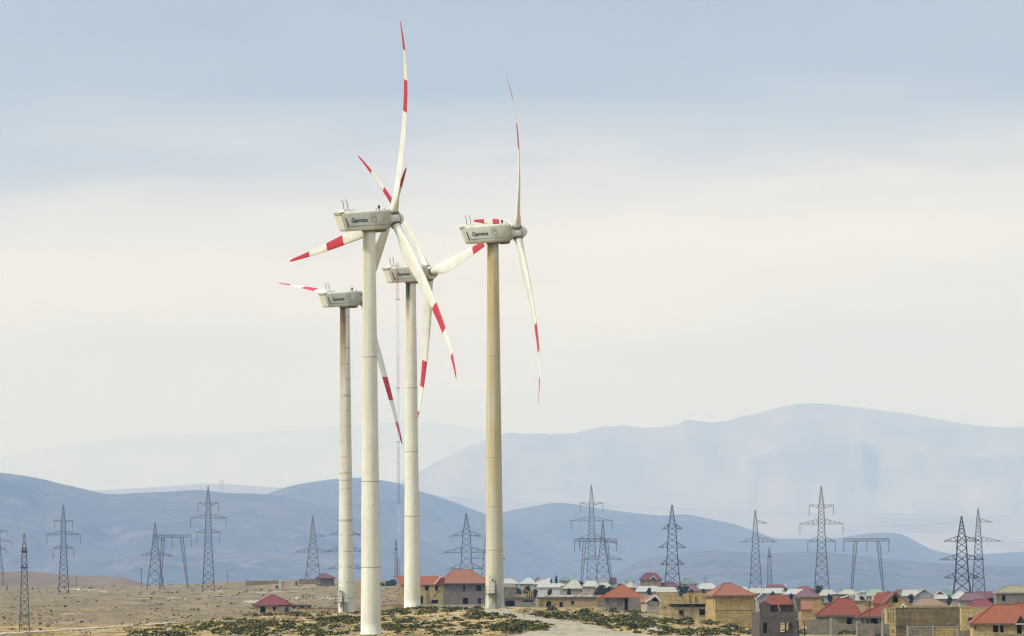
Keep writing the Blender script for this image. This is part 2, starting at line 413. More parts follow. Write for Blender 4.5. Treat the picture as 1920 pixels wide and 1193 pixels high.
# ------------------------------------------------------------------ ground sheet
def colspx():
    c = []
    x = -9000.0
    while x < 11000:
        c.append(x)
        if -60 <= x < 1980: x += 9
        elif -400 <= x < 2400: x += 60
        else: x += 600
    return c
def rows_d():
    r = [-600, -200, 200, 600, 800, 900]
    d = 950.0
    while d < 200000:
        r.append(d)
        if d < 1060: d += 8
        elif d < 1540: d += 2.6
        elif d < 5400: d *= 1.007
        else: d *= 1.12
    return r + [200000.0]
cols = colspx(); rws = rows_d()
mb = MB()
for d in rws:
    for px in cols:
        X = (px - 960) / F * max(d, 900)
        mb.v.append((X, d, gz(X, d)))
nc = len(cols)
for i in range(len(rws) - 1):
    for j in range(nc - 1):
        mb.f.append((i*nc+j, i*nc+j+1, (i+1)*nc+j+1, (i+1)*nc+j))
ground = mb.build('ground', M['ground'], smooth=True)
tag(ground, kind='structure')

# ------------------------------------------------------------------ hills
def interp(pts, x):
    if x <= pts[0][0]: return pts[0][1]
    if x >= pts[-1][0]: return pts[-1][1]
    for i in range(len(pts) - 1):
        if x <= pts[i + 1][0]:
            a = pts[max(i - 1, 0)]; b = pts[i]; c = pts[i + 1]; e = pts[min(i + 2, len(pts) - 1)]
            t = (x - b[0]) / (c[0] - b[0])
            m1 = 0 if c is b else (c[1] - a[1]) / max(c[0] - a[0], 1) * (c[0] - b[0])
            m2 = (e[1] - b[1]) / max(e[0] - b[0], 1) * (c[0] - b[0])
            return (2*t**3-3*t*t+1)*b[1] + (t**3-2*t*t+t)*m1 + (-2*t**3+3*t*t)*c[1] + (t**3-t*t)*m2
def hill(name, D, pts, wf, mat, rough, px0=-900, px1=2800, step=9, seed=0, base=1100):
    b = MB(); nr = 60
    xs = []
    x = px0
    while x <= px1: xs.append(x); x += step
    for k in range(nr + 1):
        t = k / nr                       # 0 front foot .. 0.72 ridge .. 1 back foot
        if t < .72: e = sm(t / .72) ** .85; dd = D - wf * (1 - t / .72)
        else: u = (t - .72) / .28; e = 1 - sm(u); dd = D + wf * .45 * u
        for px in xs:
            X = (px - 960) / F * dd
            zb = P(960, base, D).z if D < 6000 else -58.0
            zr = P(px, interp(pts, px), D).z
            n1 = noise.fractal(Vector((X * 4.5 / wf, dd * 3.5 / wf, seed)), 0.9, 2.1, 6)
            rid = 1 - abs(noise.fractal(Vector((X * 2.2 / wf + 7, dd * .9 / wf, seed + 5)), .8, 2.0, 4))
            H = max(zr - zb, 2)
            n2 = 1 - abs(noise.fractal(Vector((X * 11 / wf + seed, dd * 2.2 / wf, seed + 15)), .7, 2.1, 5)) * 2
            z = zb + (zr - zb) * e + rough * H * (n1 * .9 + (rid - .8) * 1.2 + (n2 - .6) * .55) * math.sin(math.pi * min(e, 1)) ** .8
            z += rough * H * .035 * hsh(X * 14 / wf, seed) * (1 if e > .9 else 0)
            b.v.append((X, dd, z if k not in (0, nr) else zb - 12))
    n = len(xs)
    for k in range(nr):
        for j in range(n - 1):
            b.f.append((k*n+j, k*n+j+1, (k+1)*n+j+1, (k+1)*n+j))
    return tag(b.build(name, mat, smooth=True), kind='structure')
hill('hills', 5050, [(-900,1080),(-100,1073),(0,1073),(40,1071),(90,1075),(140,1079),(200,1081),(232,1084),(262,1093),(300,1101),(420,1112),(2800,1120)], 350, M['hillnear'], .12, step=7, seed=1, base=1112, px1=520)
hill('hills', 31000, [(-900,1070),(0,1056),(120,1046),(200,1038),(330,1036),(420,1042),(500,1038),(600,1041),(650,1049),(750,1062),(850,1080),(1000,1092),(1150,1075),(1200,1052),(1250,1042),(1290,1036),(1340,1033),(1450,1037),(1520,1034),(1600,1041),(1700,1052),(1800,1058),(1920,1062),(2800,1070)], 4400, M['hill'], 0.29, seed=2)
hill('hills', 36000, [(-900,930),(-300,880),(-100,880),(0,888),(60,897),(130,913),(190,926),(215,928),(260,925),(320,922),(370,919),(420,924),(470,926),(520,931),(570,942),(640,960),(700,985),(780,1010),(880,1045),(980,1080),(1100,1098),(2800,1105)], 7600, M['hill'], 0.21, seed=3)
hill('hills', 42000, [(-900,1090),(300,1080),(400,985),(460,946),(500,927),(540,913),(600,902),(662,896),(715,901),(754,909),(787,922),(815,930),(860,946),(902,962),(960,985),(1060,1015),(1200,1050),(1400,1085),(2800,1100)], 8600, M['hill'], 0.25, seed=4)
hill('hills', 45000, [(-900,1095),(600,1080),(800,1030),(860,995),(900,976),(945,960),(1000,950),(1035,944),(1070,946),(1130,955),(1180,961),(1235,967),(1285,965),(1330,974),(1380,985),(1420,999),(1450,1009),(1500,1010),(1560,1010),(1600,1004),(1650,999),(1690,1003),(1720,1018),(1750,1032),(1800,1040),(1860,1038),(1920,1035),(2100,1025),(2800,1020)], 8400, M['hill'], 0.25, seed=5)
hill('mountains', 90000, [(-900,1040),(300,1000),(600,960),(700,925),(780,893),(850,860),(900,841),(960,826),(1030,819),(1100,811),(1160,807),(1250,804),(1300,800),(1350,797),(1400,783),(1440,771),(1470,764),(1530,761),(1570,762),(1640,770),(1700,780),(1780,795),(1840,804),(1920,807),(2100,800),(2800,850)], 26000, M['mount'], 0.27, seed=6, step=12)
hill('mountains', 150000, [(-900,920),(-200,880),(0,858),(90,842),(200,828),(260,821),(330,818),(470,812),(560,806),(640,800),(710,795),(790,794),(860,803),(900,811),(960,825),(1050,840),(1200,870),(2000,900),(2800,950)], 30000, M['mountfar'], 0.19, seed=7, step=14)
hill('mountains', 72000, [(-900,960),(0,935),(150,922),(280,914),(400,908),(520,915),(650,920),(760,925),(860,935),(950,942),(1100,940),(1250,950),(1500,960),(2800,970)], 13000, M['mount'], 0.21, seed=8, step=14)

# ------------------------------------------------------------------ haze
hz, t, bs = newmat('haze_air')
t.nodes.remove(bs)
pv = t.nodes.new('ShaderNodeVolumePrincipled')
pv.inputs['Color'].default_value = (0.34, 0.54, 1.0, 1)
pv.inputs['Absorption Color'].default_value = (1, 1, 1, 1)
pv.inputs['Density'].default_value = 0.000029
pv.inputs['Anisotropy'].default_value = 0.0
t.links.new(pv.outputs[0], t.nodes['Material Output'].inputs['Volume'])
b = MB(); b.box(-90000, 90000, -900, 210000, -190, 2950)
hb = b.build('haze', hz); tag(hb, kind='stuff')

# ------------------------------------------------------------------ path and tracks
def strip(name, pts, mat, lift=.05, na=6, step=8, jag=.15, d0=1000, d1=5200):
    """pts: (px, py, half width in px measured along the ground's x)"""
    b = MB(); rowsn = 0
    for i in range(len(pts) - 1):
        a, c = pts[i], pts[i + 1]
        n = max(2, int(max(abs(c[0] - a[0]), abs(c[1] - a[1]) * 4) / step))
        for k in range(n + (1 if i == len(pts) - 2 else 0)):
            tt = k / n
            px = a[0] + (c[0] - a[0]) * tt; py = a[1] + (c[1] - a[1]) * tt; hw = a[2] + (c[2] - a[2]) * tt
            hx, hy = hw, (a[3] + (c[3] - a[3]) * tt)
            h1 = 1 + jag * hsh(px * .21, py * .3); h2 = 1 + jag * hsh(px * .21, py * .3, 5)
            for j in range(na + 1):
                u = (j / na * 2 - 1); u *= h1 if u < 0 else h2
                p = hit(px + u * hx, py + u * hy, d0, d1)
                b.v.append((p.x, p.y, p.z + lift))
            rowsn += 1
    for i in range(rowsn - 1):
        for j in range(na):
            q = (i*(na+1)+j, i*(na+1)+j+1, (i+1)*(na+1)+j+1, (i+1)*(na+1)+j)
            vs = [Vector(b.v[k]) for k in q]
            if max((vs[0] - vs[2]).length, (vs[1] - vs[3]).length) < 60: b.f.append(q)
    return tag(b.build(name, mat, smooth=True), kind='structure')
strip('path', [(915,1142.5,34,0),(935,1149,26,0),(965,1156,30,0),(1000,1162,30,0),(1045,1168,36,0),(1075,1175,44,0),(1085,1183,60,0),(1090,1190,110,0),(1095,1197,160,0),(1100,1206,190,0)], M['path'], step=3, na=12, d1=1600)
strip('path', [(0,1190,0,1.6),(90,1184,0,1.4),(200,1177,0,1.2),(300,1170.5,0,1.0),(352,1167,0,.9)], M['track'], step=6, na=3, lift=.08)
strip('path', [(112,1106,0,1.6),(150,1104.5,0,2.6),(175,1108,0,2.4),(205,1112,0,.6)], M['track'], step=5, na=5, lift=.1, jag=.6)
strip('path', [(258,1123,0,1.2),(300,1122,0,2.2),(350,1124,0,1.0)], M['path'], step=5, na=5, lift=.1, jag=.6)
strip('path', [(345,1121,0,.5),(420,1118,0,.7),(480,1112,0,.8),(560,1110,0,.5)], M['path'], step=5, na=4, lift=.1, jag=.8)

# ------------------------------------------------------------------ wind turbines
def tower_mat(name, stain, top_z, low_z, side, base=(.66,.65,.56), side_bias=.35, rust=0.0, beige=0.0):
    m, t, bs = newmat(name)
    n = t.nodes.new; l = t.links.new
    tc = n('ShaderNodeTexCoord'); sp = n('ShaderNodeSeparateXYZ'); l(tc.outputs['Object'], sp.inputs[0])
    def mth(op, a, b=None, c=None, cl=False):
        x = n('ShaderNodeMath'); x.operation = op; x.use_clamp = cl
        for i, v in enumerate((a, b, c)):
            if v is None: continue
            if isinstance(v, (int, float)): x.inputs[i].default_value = v
            else: l(v, x.inputs[i])
        return x.outputs[0]
    def nzs(st, scale, det=6, off=0):
        mp = n('ShaderNodeMapping'); l(tc.outputs['Object'], mp.inputs[0]); mp.inputs['Scale'].default_value = st; mp.inputs['Location'].default_value = (off, 0, 0)
        z = n('ShaderNodeTexNoise'); l(mp.outputs[0], z.inputs['Vector']); z.inputs['Scale'].default_value = scale; z.inputs['Detail'].default_value = det
        return z.outputs['Fac']
    def mix(f, a, b):
        x = n('ShaderNodeMix'); x.data_type = 'RGBA'; l(f, x.inputs[0])
        for s, v in ((6, a), (7, b)):
            if isinstance(v, tuple): x.inputs[s].default_value = (*v, 1)
            else: l(v, x.inputs[s])
        return x.outputs[2]
    def rng(v, a, b, c=0., d=1.):
        r = n('ShaderNodeMapRange'); l(v, r.inputs[0]); r.inputs[1].default_value = a; r.inputs[2].default_value = b; r.inputs[3].default_value = c; r.inputs[4].default_value = d
        return r.outputs[0]
    c = mix(rng(nzs((1, 1, .25), .6), .35, .65), base, tuple(v * .84 for v in base))
    c = mix(mth('MULTIPLY', rng(nzs((1, 1, .6), 2.2, off=77), .5, .7), .3), c, (.52, .50, .38))
    c = mix(mth('MULTIPLY', rng(nzs((3, 3, .05), 1.0, off=9), .48, .72), .35), c, (.50, .47, .36))
    if beige:
        c = mix(mth('MULTIPLY', rng(sp.outputs['Z'], -6, 26), mth('MULTIPLY', rng(nzs((2.5, 2.5, .12), 1.0, off=3), .22, .62), beige)), c, (.47, .375, .17))
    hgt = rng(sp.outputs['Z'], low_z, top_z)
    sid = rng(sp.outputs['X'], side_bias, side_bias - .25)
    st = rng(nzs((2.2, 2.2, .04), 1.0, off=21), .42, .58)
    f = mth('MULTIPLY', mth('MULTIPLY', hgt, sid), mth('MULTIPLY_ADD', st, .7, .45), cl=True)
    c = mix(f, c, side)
    if stain:
        h2 = rng(sp.outputs['Z'], stain[0], stain[1])
        s2 = rng(sp.outputs['X'], stain[2] + .2, stain[2])
        s2b = rng(nzs((3, 3, .12), 1.0, off=41), .40, .52)
        c = mix(mth('MULTIPLY', mth('MULTIPLY', h2, s2), mth('MULTIPLY_ADD', s2b, .6, .5), cl=True), c, stain[3])
    if rust:
        br = mth('FRACT', mth('MULTIPLY', sp.outputs['Z'], 1 / 2.75))
        f1 = rng(br, .0, .09, 1, 0)
        f2 = rng(nzs((.9, .9, 1.5), 1.3, off=60), .46, .52)
        c = mix(mth('MULTIPLY', mth('MULTIPLY', f1, f2), rust), c, (.24, .14, .07))
    l(c, bs.inputs['Base Color']); bs.inputs['Roughness'].default_value = .55; bs.inputs['Specular IOR Level'].default_value = .3
    return m

TOWH = 54.3
def ell(hw, z0, z1, r, n=5):
    """rounded rectangle in (y, z)"""
    pts = []
    for cx, cz, a0 in ((hw - r, z1 - r, 0), (-hw + r, z1 - r, 90), (-hw + r, z0 + r, 180), (hw - r, z0 + r, 270)):
        for i in range(n + 1):
            a = R(a0 + 90 * i / n)
            pts.append((cx + r * math.cos(a), cz + r * math.sin(a)))
    return pts
def nacelle_mesh():
    b = MB()
    st = [(-3.98, .98, .12, 2.50, .22, -.47), (-3.88, 1.04, .06, 2.55, .26, -.47), (-3.1, 1.24, 0.0, 2.62, .36, -.30), (-2.2, 1.34, 0.0, 2.64, .40, -.10), (-1.0, 1.36, 0.0, 2.66, .40, 0),
          (2.2, 1.36, .02, 2.66, .42, 0), (2.62, 1.28, .08, 2.58, .45, 0), (2.82, 1.10, .22, 2.42, .5, 0)]
    nn = None
    for x, hw, z0, z1, r, sh in st:
        pts = ell(hw, z0, z1, r); nn = len(pts)
        for y, z in pts: b.v.append((x + sh * (z - .2) * .6, y, z))
    for k in range(len(st) - 1):
        for i in range(nn):
            j = (i + 1) % nn
            b.f.append((k*nn+i, k*nn+j, (k+1)*nn+j, (k+1)*nn+i)); b.m.append(0)
    b.f.append(tuple(range(nn))); b.m.append(0)
    b.f.append(tuple(range((len(st)-1)*nn, len(st)*nn))[::-1]); b.m.append(0)
    return b
NACM = nacelle_mesh().mesh('nacelle', [M['nac']], True)
for p in NACM.polygons: p.use_smooth = len(p.vertices) == 4
def font_mesh(txt, size):
    cu = bpy.data.curves.new('lettering', 'FONT'); cu.body = txt; cu.size = size; cu.extrude = .012; cu.offset = .012
    o = bpy.data.objects.new('tmp', cu); COL.objects.link(o)
    dg = bpy.context.evaluated_depsgraph_get(); me = bpy.data.meshes.new_from_object(o.evaluated_get(dg))
    bpy.data.objects.remove(o); me.name = 'lettering'
    me.materials.clear(); me.materials.append(M['letter'])
    xs = [v.co.x for v in me.vertices]; x0, x1 = min(xs), max(xs)
    for v in me.vertices: v.co.x = (v.co.x - x0) / (x1 - x0) * 2.45
    return me
LET = font_mesh('Gamesa', .82)
def ring_mesh():
    b = MB(); n = 28
    for k in range(n):
        a0, a1 = 2*math.pi*k/n, 2*math.pi*(k+1)/n
        b.bar((.36*math.cos(a0), 0, .36*math.sin(a0)), (.36*math.cos(a1), 0, .36*math.sin(a1)), .13)
    return b.mesh('logo_ring', [M['logo']])
RING = ring_mesh()
def swoosh_mesh():
    b = MB()
    for rr, a0, a1, th in ((.60, 30, 150, .07), (.50, 10, 80, .05), (.74, 60, 175, .05)):
        n = 10
        for k in range(n):
            t0, t1 = R(a0+(a1-a0)*k/n), R(a0+(a1-a0)*(k+1)/n)
            b.bar((rr*math.cos(t0), 0, rr*math.sin(t0)), (rr*math.cos(t1), 0, rr*math.sin(t1)), th)
    return b.mesh('logo_swoosh', [M['logored']])
SWO = swoosh_mesh()
def blade_mesh(bend, pitch=0.0):
    ch = [(.02,1.15),(.05,1.15),(.085,1.35),(.13,1.85),(.19,2.20),(.27,2.10),(.36,1.85),(.45,1.60),(.54,1.40),(.62,1.25),(.70,1.08),(.78,.90),(.85,.74),(.92,.55),(.97,.40),(.992,.24),(1.0,.08)]
    LB = 28.0
    b = MB(); n = 16
    for r, c in ch:
        k = min(max((r - .05) / .12, 0), 1); k = sm(k)      # 0 round root, 1 aerofoil
        tw = R(20 * (1 - min(r, 1)) ** 2 + 3 + pitch) * (k if pitch == 0 else 1)
        th = 1.15 * (1 - k) + k * c * (.30 - .16 * min(r * 1.5, 1))
        for i in range(n):
            a = 2 * math.pi * i / n
            u = math.cos(a); v = math.sin(a)
            if k > 0:
                yy = c * ((.5 * u + .5) - .68)              # leading edge +
                prof = v * (0.5 * (1 + .75 * u)) * th * .85
                y = (c * .5 * u) * (1 - k) + yy * k; x = (v * th * .5) * (1 - k) + prof * k
            else:
                y = c * .5 * u; x = c * .5 * v
            X = x * math.cos(tw) + y * math.sin(tw); Y = y * math.cos(tw) - x * math.sin(tw)
            X += LB * (-bend * r ** 4 + .012 * math.sin(math.pi * min(r, 1)))
            b.v.append((X, Y, r * LB))
    for k in range(len(ch) - 1):
        rm = (ch[k][0] + ch[k+1][0]) / 2
        mi = 1 if (rm > .85 or .54 < rm < .70) else 0
        for i in range(n):
            j = (i + 1) % n
            b.f.append((k*n+i, k*n+j, (k+1)*n+j, (k+1)*n+i)); b.m.append(mi)
    b.f.append(tuple((len(ch)-1)*n + i for i in range(n))); b.m.append(1)
    b.f.append(tuple(range(n))[::-1]); b.m.append(0)
    return b.mesh('blade', [M['gel'], M['red']], True)

def turbine(px, py, d, yaw, tilt, phi0, bend, tmat, rings, label, stairs=None, pitch=0.0):
    base = P(px, py, d)
    rt = empty('wind_turbine', base)
    tag(rt, label, 'wind turbine', 'white wind turbines with red banded blades')
    g = gz(base.x, d) - base.z
    b = MB(); prof = [(1.42, g - 1.0), (1.42, .25), (1.37, .26)]
    nseg = 40
    prof += [(1.37 - (1.37 - .83) * (i / nseg), .26 + (TOWH - .3) * i / nseg) for i in range(1, nseg + 1)]
    b.lathe(prof, 48)
    tw = b.build('tower', tmat, rt, True)
    for zz in rings:
        rr = 1.37 - .54 * zz / TOWH
        f = MB(); f.lathe([(rr + .002, zz - .07), (rr + .028, zz - .055), (rr + .028, zz + .055), (rr + .002, zz + .07)], 48)
        f.build('flange', M['flange'], tw, True)
    yw = R(yaw)
    NM = Matrix.Rotation(yw, 4, 'Z') @ Matrix.Rotation(-R(4.0), 4, 'Y')
    def child(name, me, parent, loc, rot=None, base_m=NM):
        o = bpy.data.objects.new(name, me); COL.objects.link(o); o.parent = parent
        o.matrix_local = base_m @ Matrix.Translation(loc) @ (rot if rot is not None else Matrix())
        return o
    nac = bpy.data.objects.new('nacelle', NACM); COL.objects.link(nac); nac.parent = rt
    nac.matrix_local = Matrix.Translation((0, 0, TOWH - .12)) @ NM
    I = Matrix()
    RX = Matrix.Rotation(R(90), 4, 'X')
    def sub(name, me, loc, rot=None):
        o = bpy.data.objects.new(name, me); COL.objects.link(o); o.parent = nac
        o.matrix_local = Matrix.Translation(loc) @ (rot if rot is not None else I)
        return o
    sub('lettering', LET, (-3.25, -1.372, 1.12), RX)
    sub('logo_ring', RING, (.12, -1.37, 1.40))
    sub('logo_swoosh', SWO, (.12, -1.365, 1.42))
    def part(name, fn, mat, parent=nac, smooth=False):
        q = MB(); fn(q); return q.build(name, mat, parent, smooth)
    part('seam', lambda q: q.box(-3.4, 2.5, -1.372, -1.20, .60, .66), M['grime'])
    part('seam', lambda q: q.box(-3.4, 2.5, 1.20, 1.372, .60, .66), M['grime'])
    def rear(q):
        vs = []
        for z, hw in ((.28, .86), (2.12, .92)):
            sx = -4.0 + -.28 * (z - .2)
            vs += [(sx - .05, -hw, z), (sx - .05, hw, z), (sx + .08, -hw, z), (sx + .08, hw, z)]
        q.add(vs, [(0,1,5,4),(0,4,6,2),(1,3,7,5),(4,5,7,6),(0,2,3,1)])
        # corner cheek panels between tail and side wall
    part('rear_panel', rear, M['nacpanel'])
    for sgn in (-1, 1):
        def vent(q, sgn=sgn):
            vs = []
            for z in (.55, 1.75):
                xa = -3.62 - .30 * (z - .2)
                y0 = sgn * 1.0; y1 = sgn * 1.215
                vs += [(xa, y0, z), (xa + .11, y0, z), (xa + .11, y1, z), (xa, y1, z)]
            q.add(vs, [(0,1,5,4),(1,2,6,5),(2,3,7,6),(3,0,4,7),(4,5,6,7),(3,2,1,0)])
        part('vent', vent, M['black'])
    def lid(q):
        vs = []
        for x, hw in ((-4.76, .99), (-4.2, 1.08)):
            for z in (2.33, 2.60): vs += [(x, -hw, z), (x, hw, z)]
        q.add(vs, [(0,1,3,2),(4,6,7,5),(0,2,6,4),(1,5,7,3),(2,3,7,6),(0,4,5,1)])
    part('tail_cap', lid, M['nactail'])
    def hatch(q):
        q.add([(-4.1,-.8,2.6),(-4.1,.8,2.6),(-1.6,.8,2.62),(-1.6,-.8,2.62),(-3.9,-.65,2.95),(-3.9,.65,2.95),(-2.6,.65,2.93),(-2.6,-.65,2.93)],
              [(4,7,6,5),(0,3,7,4),(3,2,6,7),(2,1,5,6),(1,0,4,5)])
    part('roof_hatch', hatch, M['nac'])
    for xx in (-3.75, -3.15):
        def mast(q, xx=xx):
            q.bar((xx, -.3, 2.85), (xx - .05, -.3, 4.05), .10, n=6, t2=.06)
            q.bar((xx - .02, -.3, 3.6), (xx - .22, -.3, 4.15), .05)
            q.bar((xx - .22, -.3, 4.1), (xx - .22, -.3, 4.3), .10)
            q.bar((xx - .04, -.3, 3.5), (xx + .04, -.3, 3.5), .16)
        part('wind_sensor', mast, M['steel'])
    def lamp(q):
        q.lathe([(.10, 2.6), (.10, 2.85), (.16, 2.86), (.17, 3.15), (.09, 3.26)], 12, M=Matrix.Translation((1.55, -.3, 0)))
    part('warning_light', lamp, M['lamp'])
    for xx in (1.0, 2.2): part('lifting_lug', lambda q: q.box(xx, xx + .1, -.5, -.4, 2.5, 2.82), M['steeldark'])
    def tray(q):
        q.lathe([(.5, -.38), (.85, -.30), (1.0, 0.1)], 20, M=Matrix.Translation((1.75, 0, 0)) @ Matrix.Diagonal((.9, .9, 1, 1)))
    part('drip_tray', tray, M['grime'], smooth=True)
    def yawring(q): q.lathe([(.86, -.22), (1.0, -.18), (1.0, .06), (.8, .08)], 28)
    part('yaw_bearing', yawring, M['grime'], smooth=True)
    # rotor
    HM = Matrix.Translation((0, 0, TOWH - .12)) @ Matrix.Rotation(yw, 4, 'Z') @ Matrix.Translation((3.62, 0, 1.52)) @ Matrix.Rotation(-R(tilt), 4, 'Y')
    q = MB()
    MX = Matrix.Rotation(R(90), 4, 'Y')
    q.lathe([(.55, -1.05), (1.0, -.92), (1.02, -.80), (.92, -.78), (.98, -.45), (1.12, 0), (1.08, .35), (.95, .62)], 32, M=MX)
    q.lathe([(.95, .62), (.97, .66), (.86, .95), (.60, 1.30), (.25, 1.52), (.05, 1.58)], 32, M=MX)
    hub = q.build('hub', M['gel'], rt, True); hub.matrix_local = HM
    q = MB(); q.lathe([(.95, .60), (.985, .60), (.985, .66), (.95, .66)], 32, M=MX); q.build('spinner_joint', M['grime'], hub)
    q = MB(); q.lathe([(.75, -1.2), (.9, -1.15), (.9, -.9), (.7, -.85)], 28, M=MX); q.build('main_bearing', M['black'], hub, True)
    me = blade_mesh(bend, pitch)
    for k in range(3):
        bl = bpy.data.objects.new('blade', me); COL.objects.link(bl); bl.parent = rt
        BM = HM @ Matrix.Rotation(R(phi0 + 120 * k), 4, 'X')
        bl.matrix_local = BM @ Matrix.Translation((0, 0, .15))
        q = MB(); q.lathe([(.62, .72), (.70, .78), (.70, 1.02), (.60, 1.06)], 24)
        cl = q.build('root_collar', M['grime'], bl, True)
    # entrance
    if stairs:
        sx, sy = stairs
        def steps(q):
            z0 = g - .1
            q.box(sx - .9, sx + .6, sy - 1.5, sy + .2, 2.05, 2.15)
            for k in range(7):
                q.box(sx - 2.6 + k * .25, sx - 2.3 + k * .25, sy - 1.4, sy - .5, .25 + k * .27, .30 + k * .27)
            q.bar((sx - 2.7, sy - 1.45, z0), (sx - .85, sy - 1.45, 2.1), .12); q.bar((sx - 2.7, sy - .5, z0), (sx - .85, sy - .5, 2.1), .12)
            for xx in (sx - .9, sx + .6):
                for yy in (sy - 1.5, sy - .1): q.bar((xx, yy, z0), (xx, yy, 3.15), .08)
            for zz in (2.6, 3.12):
                q.bar((sx - .9, sy - 1.5, zz), (sx + .6, sy - 1.5, zz), .06); q.bar((sx + .6, sy - 1.5, zz), (sx + .6, sy - .1, zz), .06)
                q.bar((sx - 2.7, sy - 1.45, zz - 2.0), (sx - .9, sy - 1.45, zz), .06)
            q.bar((sx + .6, sy - 1.5, 3.1), (sx + .95, sy - 1.5, 3.5), .06)
        q = MB(); steps(q); q.build('entrance_stairs', M['steeldark'], rt)
        q = MB(); q.box(sx - .45, sx + .35, sy - .30, sy + .3, 2.16, 4.1); dr = q.build('door', M['nac'], rt)
        q = MB()
        for k in range(9):
            a0, a1 = math.pi * k / 9, math.pi * (k + 1) / 9
            q.bar((sx + .02 + .45*math.cos(a0), sy - .55, 4.3 + .45*math.sin(a0)), (sx + .02 + .45*math.cos(a1), sy - .55, 4.3 + .45*math.sin(a1)), .09)
        q.bar((sx + .47, sy - .55, 4.3), (sx + .47, sy - .55, 2.2), .08)
        q.bar((sx + .02, sy - .55, 4.35), (sx + .02, sy - .5, 4.0), .3)
        q.build('lamp_bracket', M['steeldark'], rt)
        q = MB(); q.box(sx + .65, sx + 1.4, sy - 1.3, sy - .6, g - .1, 2.2); q.build('cabinet', M['cabinet'], rt)
    return rt
M['flange'] = vary('flange_line', (.36, .34, .26), (.48, .46, .37), 2, .6)
M['nactail'] = vary('tail_cap_brown', (.36, .33, .20), (.45, .41, .27), 2, .6)
M['cabinet'] = vary('cabinet_grey', (.20, .20, .18), (.28, .27, .24), 1, .7)
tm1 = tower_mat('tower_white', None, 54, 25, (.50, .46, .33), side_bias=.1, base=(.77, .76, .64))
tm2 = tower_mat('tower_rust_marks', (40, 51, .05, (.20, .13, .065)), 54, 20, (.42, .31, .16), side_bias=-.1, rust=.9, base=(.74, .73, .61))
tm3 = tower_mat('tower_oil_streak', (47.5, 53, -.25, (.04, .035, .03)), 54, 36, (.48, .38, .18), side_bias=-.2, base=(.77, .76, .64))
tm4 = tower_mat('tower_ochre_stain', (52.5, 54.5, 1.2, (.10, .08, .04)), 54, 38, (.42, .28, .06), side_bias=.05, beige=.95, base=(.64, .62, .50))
turbine(695.5, 1190, 1143, 28.5, 4.8, 20.6, .066, tm1, (9.0, 20.5, 37.2), 'tallest wind turbine, its clean white tower in front with foot at the bottom edge')
turbine(649, 1152, 1502, 33, 3.4, 37.4, .004, tm2, (16.4, 23.6, 38.4), 'smallest and lowest wind turbine, rust marks down its tower, nacelle left of the tallest tower', stairs=(-1.0, -1.25), pitch=97)
turbine(773, 1141, 1416, 29.5, 5.3, 77.0, .045, tm3, (15.3, 26.0, 36.6), 'wind turbine with black oil streak under its nacelle, red and white mast crossing it')
turbine(927.5, 1140, 1265, 9.3, 6.4, 36.2, .062, tm4, (8.6, 15.0, 22.3, 37.4), 'wind turbine with ochre stained tower, standing to the right of all the others', stairs=(-.35, -1.25))

# ------------------------------------------------------------------ lattice work
def lattice(b, prof, t, tb, panels=None, square=True):
    """four legs through prof [(z, halfwidth x, halfwidth y)], with X bracing"""
    def hw(z):
        for i in range(len(prof) - 1):
            if z <= prof[i+1][0]:
                k = (z - prof[i][0]) / (prof[i+1][0] - prof[i][0])
                return prof[i][1] + (prof[i+1][1] - prof[i][1]) * k
        return prof[-1][1]
    for i in range(len(prof) - 1):
        z0, w0 = prof[i]; z1, w1 = prof[i+1]
        for sx in (-1, 1):
            for sy in (-1, 1):
                b.bar((sx*w0, sy*w0, z0), (sx*w1, sy*w1, z1), t, caps=False)
    z = prof[0][0]; top = prof[-1][0]
    while z < top - .5:
        h = max(hw(z) * 1.35, 1.0)
        z1 = min(z + h, top)
        a, c = hw(z), hw(z1)
        for (u0, v0), (u1, v1) in (((-1,-1),(1,-1)), ((1,-1),(1,1)), ((1,1),(-1,1)), ((-1,1),(-1,-1))):
            b.bar((u0*a, v0*a, z), (u1*c, v1*c, z1), tb, caps=False)
            b.bar((u1*a, v1*a, z), (u0*c, v0*c, z1), tb, caps=False)
            if h > 3: b.bar((u0*c, v0*c, z1), (u1*c, v1*c, z1), tb, caps=False)
        z = z1
    return hw
